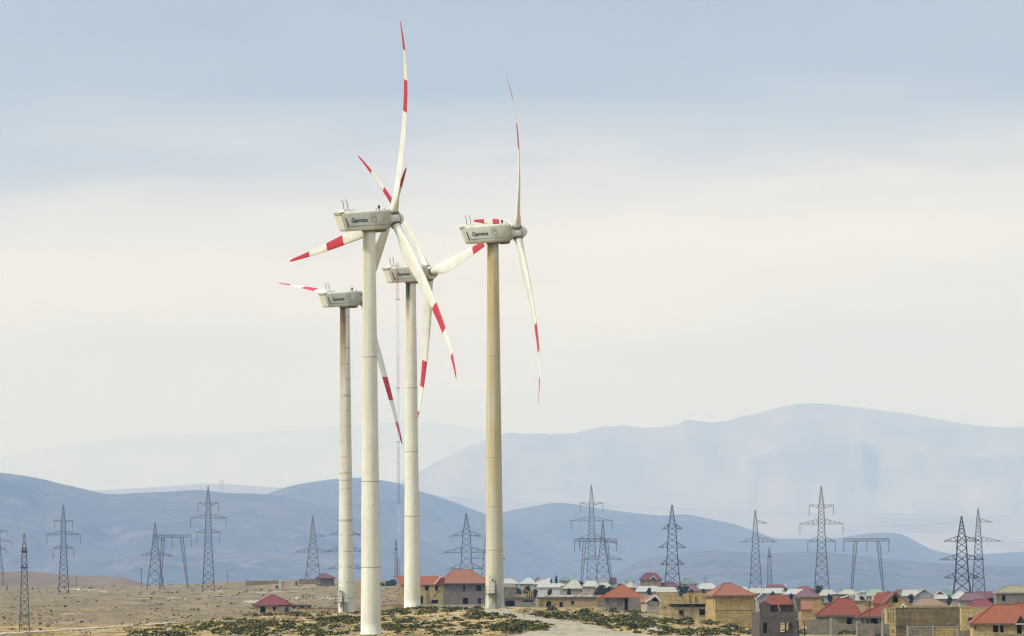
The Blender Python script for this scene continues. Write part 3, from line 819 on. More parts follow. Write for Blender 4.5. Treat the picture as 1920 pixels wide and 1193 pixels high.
def pylon(px, ytop, ybase, d, prof, arms, label, group, yaw=0.0, thick=.30, tb=.18, ins=3.6, up_first=False, mat='steel', name='transmission_tower', cat='pylon', sway=0):
    """prof in px: (y, halfwidth px); arms: (y, left px, right px, arm depth px)"""
    s = sc(d)
    base = P(px, ybase, d)
    g = gz(base.x, d)
    rt = empty(name, (base.x, d, base.z), R(yaw)); tag(rt, label, cat, group)
    low = min(g - base.z, 0) - .6
    pr = [((ybase - y) / s, w_ / s) for y, w_ in prof]
    pr[0] = (pr[0][0], pr[0][1])
    b = MB(); hw = lattice(b, pr, thick, tb)
    for sx in (-1, 1):
        for sy in (-1, 1): b.bar((sx*pr[0][1], sy*pr[0][1], low), (sx*pr[0][1], sy*pr[0][1], pr[0][0]), thick)
    b.build('mast', M[mat], rt)
    for k, (y, l, r, dep) in enumerate(arms):
        z = (ybase - y) / s; dp = dep / s; h = hw(z)
        for sg, ln in ((-1, l), (1, r)):
            if ln <= 0: continue
            ln = ln / s
            q = MB()
            zt = z + dp if dp > 0 else z
            if dp < 0:       # arm rises outwards
                q.bar((sg*h, -h, z+dp), (sg*ln, 0, z), thick*.75); q.bar((sg*h, h, z+dp), (sg*ln, 0, z), thick*.75)
                q.bar((sg*h, -h, z), (sg*ln, 0, z), thick*.6); q.bar((sg*h, h, z), (sg*ln, 0, z), thick*.6)
            else:
                q.bar((sg*h, -h, z), (sg*ln, 0, z), thick*.75); q.bar((sg*h, h, z), (sg*ln, 0, z), thick*.75)
                q.bar((sg*h, -h, zt), (sg*ln, 0, z+.1), thick*.6); q.bar((sg*h, h, zt), (sg*ln, 0, z+.1), thick*.6)
            nn = max(2, int((ln - h) / 1.6))
            for i in range(nn):
                u = i / nn; u2 = (i + .5) / nn
                xa = h + (ln - h) * u; xb = h + (ln - h) * u2; ya = h * (1 - u); yb = h * (1 - u2)
                dz0 = dp * (1 - u); dz1 = dp * (1 - u2)
                for sy in (-1, 1):
                    q.bar((sg*xa, sy*ya, z), (sg*xb, sy*yb, z + dz1), tb*.8, caps=False)
                    q.bar((sg*xa, sy*ya, z + dz0), (sg*xa, sy*ya, z), tb*.8, caps=False)
            arm = q.build('crossarm', M[mat], rt)
            if ins > 0:
                q = MB()
                q.lathe([(.05, z - ins), (.14, z - ins + .1), (.10, z - ins + .5), (.13, z - ins*.5), (.10, z - .5), (.04, z)], 6, M=Matrix.Translation((sg*(ln-.15), 0, 0)))
                q.build('insulator', M['porcelain'], arm)
            elif ins < 0:    # strain strings lying along the line
                q = MB()
                q.bar((sg*ln, 0, z), (sg*ln - 1.2, 3.0, z + ins * .35), .2, n=6); q.bar((sg*ln, 0, z), (sg*ln + .6, -3.0, z + ins * .35), .2, n=6)
                q.build('insulator', M['porcelain'], arm)
    return rt
GA = 'three armed suspension pylons'; GB = 'pylons with a single short upper arm'; GC = 'wide bodied tension pylons'
def pa(px, yt, yb, d, y1, y2, y3, a1, a2, a3, bw, label, **k):
    pylon(px, yt, yb, d, [(yb, bw), (y3, 5.6*bw/11), (y1, 3.6*bw/11), (yt, .5)],
          [(y1, a1, a1, -5*bw/11), (y2, a2, a2, 7.5*bw/11), (y3, a3, a3, 7.5*bw/11)], label, GA, **k)
pa(119.5, 947, 1122, 3600, 976, 1003, 1029, 18, 32, 20, 10, 'three armed pylon on the brown plain, second from the left edge', ins=4.0)
pa(391, 912, 1108, 3500, 943, 972, 999, 20, 34, 22, 11, 'tall three armed pylon on the plain, immediately right of the portal frame', ins=3.8)
pa(1110, 910, 1112, 3500, 943, 977, 1010, 22, 39, 24, 11, 'tall three armed pylon behind the portal frame in the middle of the village', ins=4.0)
pa(1541, 912, 1112, 3450, 947, 983, 1016, 23.5, 41, 26.5, 14, 'tallest three armed pylon, left of the rightmost portal frame', ins=4.2)
pa(-4, 960, 1076, 4700, 995, 1016, 1031, 18, 26, 16, 10, 'pylon cut by the left edge of the picture', ins=2.5)
def pb(px, yt, yb, d, y1, r1, y2, l2, r2, bw, label, l1=0, **k):
    pylon(px, yt, yb, d, [(yb, bw), (y2, bw*.48), (y1, bw*.28), (yt, .5)],
          [(y1, l1, r1, 6), (y2, l2, r2, 8)], label, GB, ins=-1.0, **k)
pb(1417, 957, 1108, 3600, 981, 21, 1015.5, 24, 37, 11.5, 'narrow pylon with one short right arm, between yellow house and tallest pylon')
pb(1835, 954, 1114, 3500, 979, 24, 1015, 40, 41, 12, 'narrow pylon with one short right arm, rearmost at the right edge')
pb(1131, 977, 1114, 3600, 1018, 26, 1049, 36, 35, 17, 'latticed pylon right of and overlapping the tall one behind the portal frame', tb=.21)
pb(587, 968, 1100, 3900, 1006, 23, 1035.5, 32, 31, 16, 'pylon standing beside the maroon roofed house on the rise', tb=.21)
pb(291, 980, 1100, 3900, 1013, 19, 1042, 28, 32, 15, 'pylon half covered by the left portal frame')
pb(914, 985, 1112, 3600, 1016, 24, 1047.5, 33, 33, 15, 'pylon mostly hidden behind the ochre stained turbine tower')
def pc(px, yt, yb, d, rowsy, bw, label, top=.36, **k):
    (y1, a1), (y2, a2), (y3, a3) = rowsy
    pylon(px, yt, yb, d, [(yb, bw), (y3, bw*.62), (y1, bw*top + 1), (yt, .6)],
          [(y1, a1, a1, 9), (y2, a2, a2, 10), (y3, a3, a3, 10)], label, GC, thick=.35, tb=.20, **k)
pc(1261, 947, 1118, 2900, ((992, 18), (1027, 25), (1059, 22)), 17, 'dark wide bodied pylon standing over the yellow ruin', ins=0, mat='steeldark')
pc(1804, 968, 1138, 2500, ((1015, 33), (1050, 41), (1084, 34)), 20, 'dark wide bodied pylon near the right edge, in front of maroon roofs', ins=0, mat='steeldark')
pc(875, 963, 1110, 2900, ((1005, 27), (1036, 41), (1066, 31)), 17, 'wide bodied pylon rising behind the grey two storey house', ins=-1.2)
pc(648, 970, 1108, 3300, ((1003, 28), (1034, 35), (1066, 31)), 14, 'wide bodied pylon mostly hidden by the two left turbine towers', ins=-1.2)
# slim pylon seen along its line
pylon(46, 1001, 1187, 1290, [(1187, 9.5), (1066, 5.0), (1032, 4.2), (1001, .8)], [], 'slim lattice pylon standing alone on the near plain at far left', None, thick=.11, tb=.06, ins=0, mat='steel', name='lattice_pole', cat='pylon')
slim = bpy.data.objects['lattice_pole']
q = MB(); s_ = sc(1290)
for yy, hwd, hh in ((1034, 5.6, 3.0), (1064, 7.0, 2.2)):
    z = (1187 - yy) / s_; w_ = hwd / s_
    q.box(-w_, w_, -1.5, 1.5, z - .05, z + .05)
    for sx in (-1, 1):
        for k in range(4):
            q.bar((sx*w_*.8, -1.5 + k, z), (sx*w_*.3, -1.5 + k, z + hh / s_ * 2.2), .06)
    q.box(-w_*.8, w_*.8, -.3, .3, z - hh / s_, z)
q.build('crossarm', M['steeldark'], slim)

def portal(xl, xr, yt, feet, d, yb, drops, label, mat='steeldark'):
    s = sc(d); xc = (xl + xr) / 2
    base = P(xc, yb, d)
    rt = empty('portal_pylon', base); tag(rt, label, 'portal pylon', 'two legged portal pylons')
    H = (yb - yt) / s
    q = MB(); x0, x1 = (xl - xc) / s, (xr - xc) / s; hh = 4.2 / s
    for yy in (-.6, .6):
        for zz in (0, -hh): q.bar((x0, yy, H + zz), (x1, yy, H + zz), .30)
        n = 16
        for i in range(n):
            a = x0 + (x1 - x0) * i / n; c = x0 + (x1 - x0) * (i + 1) / n
            q.bar((a, yy, H if i % 2 else H - hh), (c, yy, H - hh if i % 2 else H), .12)
    for i in range(9):
        a = x0 + (x1 - x0) * i / 8; q.bar((a, -.6, H - hh), (a, .6, H), .12)
    beam = q.build('crossbeam', M[mat], rt)
    for (tx, bx, by) in feet:
        q = MB(); a = Vector(((bx - xc) / s, 0, (yb - by) / s - 1.2)); c = Vector(((tx - xc) / s, 0, H - hh))
        for sx in (-1, 1):
            for sy in (-1, 1):
                q.bar(a + Vector((sx*.28, sy*.28, 0)), c + Vector((sx*.62, sy*.5, 0)), .26)
        n = 22
        for i in range(n):
            p0 = a + (c - a) * (i / n); p1 = a + (c - a) * ((i + 1) / n)
            w0 = .28 + .34 * i / n; w1 = .28 + .34 * (i + 1) / n
            sg = 1 if i % 2 else -1
            for sy in (-1, 1): q.bar(p0 + Vector((sg*w0, sy*.4, 0)), p1 + Vector((-sg*w1, sy*.4, 0)), .17)
        q.build('leg', M[mat], rt)
    for x in drops:
        q = MB(); q.lathe([(.05, H - hh - 4.0), (.15, H - hh - 3.9), (.11, H - hh - 2), (.14, H - hh - .6), (.05, H - hh)], 6, M=Matrix.Translation(((x - xc) / s, 0, 0)))
        q.build('insulator', M['porcelain'], beam)
portal(289, 359, 1003.5, [(306, 300, 1100), (341, 352.5, 1098)], 3500, 1099, (289.5, 323, 358.5), 'portal frame pylon standing on the left plain')
portal(1077, 1158, 1011, [(1097, 1089, 1104), (1137, 1148, 1106)], 3300, 1106, (1077.5, 1088, 1156), 'portal frame pylon in front of the tall pylon in mid village')
portal(1582, 1668, 1010.5, [(1605, 1596, 1110), (1647, 1657, 1110)], 3200, 1111, (1582.5, 1626, 1667), 'rightmost portal frame pylon, standing above the green roof')

# red and white mast
def mast():
    d = 1335; base = P(748.3, 1142, d); s = sc(d)
    rt = empty('radio_mast', base); tag(rt, 'slender red and white lattice mast in front of the oil streaked turbine', 'mast')
    ys = [(1146, 1102, 0), (1102, 1096, 1), (1096, 1045, 0), (1045, 945, 1), (945, 838, 0), (838, 735, 1), (735, 662, 0), (662, 562, 1), (562, 492, 0)]
    for y0, y1, m_ in ys:
        b = MB(); z0, z1 = (1142 - y0) / s, (1142 - y1) / s
        lattice(b, [(z0, .16), (z1, .16)], .05 if z0 > 4 else .08, .03)
        b.build('mast_section', M['mastwhite'] if m_ else M['mastred'], rt)
    b = MB()
    for yy in (1099, 562, 728, 829):
        z = (1142 - yy) / s; b.box(-.34, .34, -.34, .34, z - .03, z + .03)
    for yy in (645, 820):
        z = (1142 - yy) / s
        for k in range(6):
            a0, a1 = -1.2 + 2.4 * k / 6, -1.2 + 2.4 * (k + 1) / 6
            b.bar((.2 + .22 * math.cos(a0), 0, z + .28 * math.sin(a0)), (.2 + .22 * math.cos(a1), 0, z + .28 * math.sin(a1)), .05)
    b.build('platform', M['steel'], rt)
M['mastred'] = vary('mast_red', (.34, .06, .05), (.42, .10, .08), 1, .6)
M['mastwhite'] = vary('mast_white', (.50, .50, .47), (.60, .60, .56), 1, .6)
mast()
# faint far lattice masts
for (px, yt, yb, d, w0, w1, lab) in ((1443, 1028, 1100, 4400, 4.5, 2.2, 'faint lattice mast with a square head behind the village, right of narrow pylon'),
                                (743, 1012, 1094, 4300, 2.6, 1.6, 'faint lattice mast between the two central turbine towers')):
    s = sc(d); base = P(px, yb, d); rt = empty('lattice_mast', base); tag(rt, lab, 'mast')
    b = MB(); lattice(b, [(-2, w0 / s), ((yb - yt) / s * .78, w1 / s * 1.3), ((yb - yt) / s, .2)], .3, .18); b.build('mast', M['steel'], rt)
    b = MB(); b.box(-w1*1.6/s, w1*1.6/s, -.5, .5, (yb-yt)/s*.76, (yb-yt)/s*.80); b.build('platform', M['steeldark'], rt)
s = sc(36300)
for k, dx in enumerate((-2.2, 2.2)):
    rt = empty('hilltop_mast', P(416 + dx, 928, 36300)); tag(rt, ('left' if k == 0 else 'right') + ' one of two faint masts on the blue hilltop', 'mast')
    b = MB(); lattice(b, [(-60, 3), (28 / s, 1.6)], .5, .4); b.build('mast', M['mastred' if k else 'steel'], rt)
    b = MB(); b.bar((-3, 0, 27 / s), (3, 0, 27 / s), 1.6); b.build('antenna', M['steel'], rt)
# wooden poles
def pole(px, yt, yb, d, lab, cat='pole', r=.17, mat='wood', arm=True):
    p = hit(px, yb, 1000, 5200) if d is None else P(px, yb, d)
    if d is not None: p.z = p.z
    dd = p.y; s = sc(dd)
    rt = empty('utility_pole', p); tag(rt, lab, cat, 'plain poles on the plain and in the village')
    b = MB(); H = (yb - yt) / s
    g = min(0, gz(p.x, dd) - p.z)
    b.bar((0, 0, g - .8), (0, 0, H), r * 2, n=8, t2=r * 1.5); b.build('pole', M[mat], rt)
    if arm:
        b = MB(); b.box(-.7, .7, -.06, .06, H - .5, H - .36)
        for x in (-.6, 0, .6): b.bar((x, 0, H - .36), (x, 0, H - .12), .12)
        b.build('crossarm', M[mat], rt)
for a in ((265, 1065, 1096, 4300, 'slim pole left of the pylon on the skyline of the plain'),
          (426, 1070, 1096, 4300, 'slim pole right of the tall pylon on the skyline of the plain'),
          (143, 1081, 1098, 4100, 'short pole before the brown hill at left'),
          (306, 1084, 1100, 4200, 'shortest pole, beside the left portal leg')): pole(*a)
pole(1281, 1104, 1160, 1480, 'tall thin pale pole in front of the yellow ruin', r=.06, mat='steel', arm=False)
pole(1574, 1128, 1152, 1700, 'thin pole in front of the red hipped roof', r=.06, mat='wood', arm=False)
pole(1630.5, 1130, 1172, 1310, 'pale wooden pole with crossbar between two red roofs', r=.09, mat='wood')
pole(1657, 1150, 1193, 1240, 'thin pale pole before the right red roof', r=.06, mat='steel', arm=False)
pole(1843.5, 1148, 1190, 1170, 'leaning thin pole beside the orange roof at the right', r=.05, mat='wood', arm=False)
pole(1138, 1101, 1122, 3000, 'pole among trees left of the orange hipped roof', r=.12, mat='wood')
pole(1188, 1088, 1108, 3300, 'dark pole by the cream hipped roof', r=.14, mat='wood')
pole(1322, 1085, 1110, 3300, 'far pole above the white roof left of yellow house', r=.12, mat='steel')
pole(568, 1114, 1122, 2900, 'short dark post on the plain above the small red roofed house', r=.2, mat='black', arm=False)
pole(462, 1088, 1098, 4000, 'short dark post on the crest of the rise', r=.35, mat='black', arm=False)

# power lines
def wire(a, c, sag, lab, n=14, r=.022):
    b = MB(); prev = None
    for i in range(n + 1):
        t = i / n; p = a.lerp(c, t); p.z -= sag * 4 * t * (1 - t)
        if prev is not None: b.bar(prev, p, r * 2, n=3, caps=False)
        prev = p.copy()
    o = b.build('power_line', M['steeldark']); tag(o, lab, 'wire', 'power lines between the pylons')
wl = [((0, 995, 4690), (119-32, 1003, 3600)), ((119+20, 1003, 3600), (391-34, 974, 3500)), ((940, 1003, 3600), (1110-39, 977, 3500)), ((940, 1047, 3600), (1095, 1049, 3600)),
      ((1541+41, 983, 3450), (1930, 958, 3200)), ((1835+41, 1015, 3500), (1990, 990, 3300)), ((1167, 1049, 3600), (1236, 1027, 2900)), ((1286, 1027, 2900), (1393, 1015, 3600))]
wn = ['from the left edge pylon to its neighbour', 'between the two three armed pylons on the plain', 'running from the ochre turbine tower to the tall mid pylon', 'low line left of the latticed pylon',
      'leaving the tallest pylon towards the right edge', 'leaving the rearmost right pylon', 'between latticed pylon and dark wide pylon', 'from the dark wide pylon to the narrow pylon']
for (a, c), t_ in zip(wl, wn): wire(P(*a), P(*c), 2.5, 'thin dark power line ' + t_)

# ------------------------------------------------------------------ buildings
Y1 = masonry('yellow_stone', (.56, .42, .165), (.43, .31, .115), (.36, .28, .13))
Y2 = masonry('pale_yellow_stone', (.59, .465, .21), (.48, .365, .155), (.38, .31, .19))
Y3 = masonry('orange_stone', (.55, .37, .14), (.42, .28, .11), (.32, .25, .15))
B1 = masonry('old_brown_stone', (.33, .25, .12), (.27, .20, .10), (.24, .19, .12), dirt=(.10, .085, .055), dirtamt=(.42, .7))
G1 = masonry('grey_render', (.235, .205, .17), (.21, .185, .15), (.19, .17, .14), bw=.5, bh=.22, dirt=(.30, .25, .18), mort=.012)
G2 = masonry('grey_block', (.27, .24, .185), (.22, .20, .155), (.17, .155, .12), bw=.45, bh=.22, dirt=(.33, .28, .18), dirtamt=(.45, .7))
DK = masonry('dark_render', (.155, .13, .11), (.135, .115, .095), (.12, .10, .085), bw=.5, bh=.22, dirt=(.105, .09, .075), mort=.01)
PK = masonry('pale_render', (.50, .43, .33), (.44, .37, .28), (.36, .30, .22), dirt=(.30, .24, .16))
WH = vary('white_wall', (.58, .58, .54), (.50, .50, .46), .4, .8)
GW = vary('grey_wall', (.30, .32, .32), (.24, .26, .27), .4, .8)
SL = vary('concrete_slab', (.30, .28, .235), (.38, .35, .30), .8, .9)
SD = vary('dark_slab', (.10, .09, .07), (.15, .13, .10), .8, .9)
TRIM = vary('white_trim', (.66, .65, .61), (.72, .71, .67), 1, .6)
WOODT = vary('roof_timber', (.10, .07, .05), (.15, .11, .07), 1, .8)
RO = roofmat('orange_tile', (0.311, 0.096, 0.041), (0.252, 0.074, 0.033))
RR = roofmat('red_tile', (0.237, 0.056, 0.033), (0.192, 0.041, 0.027))
RS = roofmat('salmon_tile', (.31, .125, .075), (.25, .10, .06))
RM = roofmat('crimson_sheet', (0.204, 0.034, 0.038), (0.162, 0.030, 0.032), .5)
RV = roofmat('maroon_sheet', (0.145, 0.043, 0.051), (0.111, 0.030, 0.038), .5)
RP = roofmat('plum_sheet', (0.178, 0.089, 0.106), (0.145, 0.072, 0.085), .5)
RW = roofmat('white_sheet', (0.458, 0.466, 0.422), (0.378, 0.387, 0.352), .5)
RC = roofmat('cream_sheet', (0.440, 0.422, 0.343), (0.370, 0.352, 0.282), .5)
RG = roofmat('green_sheet', (.24, .36, .27), (.20, .30, .23), .5)
RT = roofmat('teal_sheet', (.13, .22, .19), (.11, .18, .16), .5)
RB = roofmat('slate_blue_sheet', (.42, .47, .48), (.36, .41, .42), .5)
MO = vary('mossy_roof', (.24, .22, .13), (.33, .29, .18), 1.5, .95, third=(.12, .13, .06), tscale=3)
RX_ = roofmat('brown_tile', (.30, .20, .13), (.25, .165, .11))
GLS = vary('dark_glass', (.02, .022, .03), (.04, .045, .055), 1, .25, spec=.5)

def wall(b, x0, x1, z0, z1, th, ops, mi, MT):
    """a wall in local xz, front at y=0, thickness th, with openings (x0,x1,z0,z1[,arch])"""
    ops = [o for o in ops if o[1] > x0 and o[0] < x1]
    xs = sorted({x0, x1, *[min(max(v, x0), x1) for o in ops for v in o[:2]]}); zs = sorted({z0, z1, *[min(max(v, z0), z1) for o in ops for v in o[2:4]]})
    for i in range(len(xs) - 1):
        for j in range(len(zs) - 1):
            cx, cz = (xs[i] + xs[i+1]) / 2, (zs[j] + zs[j+1]) / 2
            if any(o[0] < cx < o[1] and o[2] < cz < o[3] for o in ops): continue
            a, c, e, f = xs[i], xs[i+1], zs[j], zs[j+1]
            b.add([(a,0,e),(c,0,e),(c,0,f),(a,0,f)], [(0,1,2,3)], mi, MT)
            b.add([(a,th,e),(c,th,e),(c,th,f),(a,th,f)], [(3,2,1,0)], mi, MT)
    for o in ops + [(x0, x1, z0, z1)]:
        a, c, e, f = o[:4]
        b.add([(a,0,e),(c,0,e),(c,0,f),(a,0,f),(a,th,e),(c,th,e),(c,th,f),(a,th,f)], [(0,1,5,4),(1,2,6,5),(2,3,7,6),(3,0,4,7)], mi, MT)
    for o in ops:
        if len(o) > 4:      # arch: fill the two top corners
            a, c, e, f = o[:4]; r = (c - a) / 2; cxm = (a + c) / 2; zs0 = f - r * o[4]
            n = 6
            for sg in (-1, 1):
                for k in range(n):
                    t0, t1 = R(90 * k / n), R(90 * (k + 1) / n)
                    p = [(cxm + sg*r*math.cos(t0), zs0 + r*o[4]*math.sin(t0)), (cxm + sg*r*math.cos(t1), zs0 + r*o[4]*math.sin(t1))]
                    q4 = [(p[0][0], .002, p[0][1]), (p[1][0], .002, p[1][1]), (p[1][0], .002, f), (p[0][0], .002, f)]
                    q5 = [(x, th - .002, z) for x, _, z in q4]
                    b.add(q4 + q5, [(0,1,2,3),(7,6,5,4),(0,4,5,1)], mi, MT)

def hash_(t): return sum(ord(c) * (i + 3) for i, c in enumerate(t))
def house(nm, lab, cat, d, x0, x1, yb, ye, roof, wm, rm, depth=8.0, yaw=0.0, ops=(), left_ops=(), right_ops=(), back_ops=(), frames=(), th=.3, ov=.45, group=None, fascia=None, gap=0.0, extra=None, parapet=0, windows=(), floor=True, lowmat=None):
    """front wall rectangle in photograph pixels at distance d; roof = (kind, ridge_px0, ridge_px1, ridge_y) or None"""
    s = sc(d); cs = math.cos(R(yaw))
    base = P(x0, yb, d)
    rt = empty(nm, base, R(yaw)); tag(rt, lab, cat, group)
    W = (x1 - x0) / s / cs; H = (yb - ye) / s
    gzs = [gz(base.x + u * W, d + v * depth) for u in (0, .5, 1) for v in (0, 1)]
    low = min(min(gzs) - base.z, 0) - .4
    X = lambda p: (p - x0) / s / cs
    Z = lambda y: (yb - y) / s
    def conv(ops): return [(X(o[0]), X(o[1]), Z(o[3]), Z(o[2]), *o[4:]) for o in ops]
    b = MB()
    I = Matrix()
    fo = conv(ops)
    wall(b, 0, W, low, H, th, fo, 0, I)
    wall(b, .0, W, low, H, th, [(X(o[0]), X(o[1]), Z(o[3]), Z(o[2])) for o in back_ops], 0, Matrix.Translation((0, depth - th, 0)))
    ML = Matrix.Translation((0, depth - th, 0)) @ Matrix.Rotation(R(-90), 4, 'Z')
    wall(b, 0, depth - 2*th, low, H, th, left_ops, 0, ML)
    MR = Matrix.Translation((W, th, 0)) @ Matrix.Rotation(R(90), 4, 'Z')
    wall(b, 0, depth - 2*th, low, H, th, right_ops, 0, MR)
    if floor:
        b.box(th, W - th, th, depth - th, low, max(low + .3, -.3), 0)
    kind = roof[0] if roof else None
    if kind == 'gf':       # gable end towards the camera
        ax = X(roof[1]); az_ = Z(roof[3])
        if len(roof) > 4:
            o = roof[4]; aw = (X(o[0]), X(o[1]), Z(o[3]), Z(o[2]))
        else: aw = None
        for yy, thk in ((0, th), (depth - th, th)):
            zt = az_ - .05
            if aw and yy == 0:
                # gable wall with a small window, cut in strips
                def top(x): return H + (zt - H) * ((x / ax) if x < ax else (W - x) / (W - ax))
                a, c, e, f = aw; n = 24
                xs_ = sorted(set([W * i / n for i in range(n + 1)] + [a, c, ax]))
                for i in range(len(xs_) - 1):
                    u, v = xs_[i], xs_[i+1]
                    segs = [(H, top(u), top(v))] if not (a - 1e-6 <= u and v <= c + 1e-6) else None
                    if segs: b.add([(u,0,H),(v,0,H),(v,0,top(v)),(u,0,top(u))], [(0,1,2,3)])
                    else:
                        r = (c - a) / 2; cx = (a + c) / 2
                        arc = lambda x: f - r + math.sqrt(max(r*r - (x-cx)**2, 0))
                        sub_ = 6
                        for k in range(sub_):
                            uu, vv = u + (v-u)*k/sub_, u + (v-u)*(k+1)/sub_
                            b.add([(uu,0,H),(vv,0,H),(vv,0,e),(uu,0,e)], [(0,1,2,3)])
                            b.add([(uu,0,arc(uu)),(vv,0,arc(vv)),(vv,0,top(vv)),(uu,0,top(uu))], [(0,1,2,3)])
                b.add([(a,0,e),(c,0,e),(c,.3,e),(a,.3,e),(a,0,f),(a,.3,f),(c,0,f),(c,.3,f)], [(0,1,2,3),(0,3,5,4),(1,6,7,2)])
            else:
                b.add([(0,yy,H),(W,yy,H),(ax,yy,zt),(0,yy+thk,H),(W,yy+thk,H),(ax,yy+thk,zt)], [(0,1,2),(5,4,3)])
    if kind == 'gs':       # ridge runs left-right
        z1 = Z(roof[3]) - .05
        for xx in (0, W - th):
            b.add([(xx,0,H),(xx,depth,H),(xx,depth/2,z1),(xx+th,0,H),(xx+th,depth,H),(xx+th,depth/2,z1)], [(0,2,1),(3,4,5),(0,3,5,2),(1,2,5,4)])
    b.build('wall', wm, rt)
    if kind:
        r = MB(); t_ = .16
        e0, e1 = -ov, W + ov; f0, f1 = -ov, depth + ov
        he = H + .03 + gap
        if kind == 'hip':
            rx0, rx1 = X(roof[1]), X(roof[2]); zr = Z(roof[3]); ym = depth / 2
            vs = [(e0,f0,he),(e1,f0,he),(e1,f1,he),(e0,f1,he),(rx0,ym,zr),(rx1,ym,zr)]
            vs += [(x, y, he - t_) for x, y, _ in vs[:4]]
            r.add(vs, [(0,1,5,4),(1,2,5),(2,3,4,5),(3,0,4),(9,8,7,6),(0,6,7,1),(1,7,8,2),(2,8,9,3),(3,9,6,0)])
        elif kind == 'gf':
            zr = Z(roof[3]); ax = X(roof[1])
            sl_l = (zr - H) / max(ax, .1); sl_r = (zr - H) / max(W - ax, .1)
            el_, er_ = H - ov * sl_l + .03, H - ov * sl_r + .03
            vs = [(e0,f0,el_),(ax,f0,zr),(e1,f0,er_),(e0,f1,el_),(ax,f1,zr),(e1,f1,er_)]
            vs += [(x, y, z + t_) for x, y, z in vs]
            r.add(vs, [(0,1,4,3),(1,2,5,4),(6,9,10,7),(7,10,11,8),(0,6,7,1),(1,7,8,2),(3,4,10,9),(4,5,11,10),(0,3,9,6),(2,8,11,5)])
        elif kind == 'gs':
            zr = Z(roof[3]); rx0, rx1 = X(roof[1]), X(roof[2]); ym = depth / 2
            vs = [(e0,f0,he - .1),(e1,f0,he - .1),(rx1 + ov,ym,zr),(rx0 - ov,ym,zr),(e1,f1,he - .1),(e0,f1,he - .1)]
            vs = vs + [(x, y, z - t_) for x, y, z in vs]
            r.add(vs, [(0,1,2,3),(3,2,4,5),(7,6,9,8),(8,9,11,10),(0,6,7,1),(4,10,11,5),(0,3,9,6),(3,5,11,9),(1,7,8,2),(2,8,10,4)])
        elif kind == 'flat':
            r.box(e0, e1, f0, f1, H + .02, H + .02 + roof[1] / s)
        elif kind == 'open': pass
        if r.v: ro = r.build('roof', rm, rt)
        if kind == 'hip':
            c_ = MB()   # ridge and hip caps
            P4 = [Vector(v) for v in vs[:6]]
            for a, c in ((0, 4), (1, 5), (4, 5), (2, 5), (3, 4)):
                c_.bar(P4[a] + Vector((0,0,.03)), P4[c] + Vector((0,0,.03)), .16)
            c_.build('ridge_cap', rm, ro)
        if fascia:
            q = MB()
            if kind == 'gf':
                q.add([(e0,f0-.06,el_-.12),(ax,f0-.06,zr-.12),(e1,f0-.06,er_-.12),(e0,f0-.06,el_+.26),(ax,f0-.06,zr+.26),(e1,f0-.06,er_+.26),
                       (e0,f0-.01,el_-.12),(ax,f0-.01,zr-.12),(e1,f0-.01,er_-.12),(e0,f0-.01,el_+.26),(ax,f0-.01,zr+.26),(e1,f0-.01,er_+.26)],
                      [(0,1,4,3),(1,2,5,4),(3,4,10,9),(4,5,11,10),(0,6,7,1),(1,7,8,2)])
            else:
                q.box(e0 - .02, e1 + .02, f0 - .05, f0 - .005, he - t_ - .12, he - .03)
                q.box(e0 - .05, e0 - .005, f0 - .05, f1 + .02, he - t_ - .12, he - .03)
            q.build('fascia', fascia, rt)
    for wv in windows:      # framed window with glass: (px0,px1,y0,y1[, mullions])
        a, c, e, f = X(wv[0]), X(wv[1]), Z(wv[3]), Z(wv[2])
        q = MB(); k = .09
        q.box(a, a+k, -.04, .12, e, f); q.box(c-k, c, -.04, .12, e, f); q.box(a+k, c-k, -.04, .12, f-k, f); q.box(a+k, c-k, -.04, .12, e, e+k)
        if len(wv) > 4: q.box((a+c)/2-.04, (a+c)/2+.04, -.03, .10, e+k, f-k)
        fr = q.build('window', TRIM, rt)
        q = MB(); q.box(a+k, c-k, .02, .06, e+k, f-k); q.build('pane', GLS, fr)
    if s > 6.2 and wm is not DK:
        for o_ in fo:
            if len(o_) > 4 or o_[1] - o_[0] > 3 or o_[3] - o_[2] < .7: continue
            q = MB(); q.box(o_[0] - .12, o_[1] + .12, -.03, .12, o_[3] + .005, o_[3] + .15); q.build('lintel', SL, rt)
            if o_[2] > .6: q = MB(); q.box(o_[0] - .12, o_[1] + .12, -.07, .12, o_[2] - .10, o_[2] - .003); q.build('sill', SL, rt)
    if kind == 'hip' and s < 6 and hash_(lab) % 3 == 0:
        q = MB(); cxx = (X(roof[1]) + X(roof[2])) / 2; q.bar((cxx, depth / 2, Z(roof[3]) - .3), (cxx, depth / 2, Z(roof[3]) + 2.2), .09); q.bar((cxx - .7, depth / 2, Z(roof[3]) + 2.1), (cxx + .7, depth / 2, Z(roof[3]) + 2.1), .07); q.build('aerial', M['steeldark'], rt)
    if kind == 'hip' and s < 6 and hash_(lab) % 3 == 1:
        q = MB(); cxx = X(roof[1]) - .5; q.box(cxx - .35, cxx + .35, depth / 2 - 1.2, depth / 2 - .6, H, Z(roof[3]) + .5); q.build('chimney', wm, rt)
    if extra: extra(rt, X, Z, W, H, depth, low, s)
    return rt

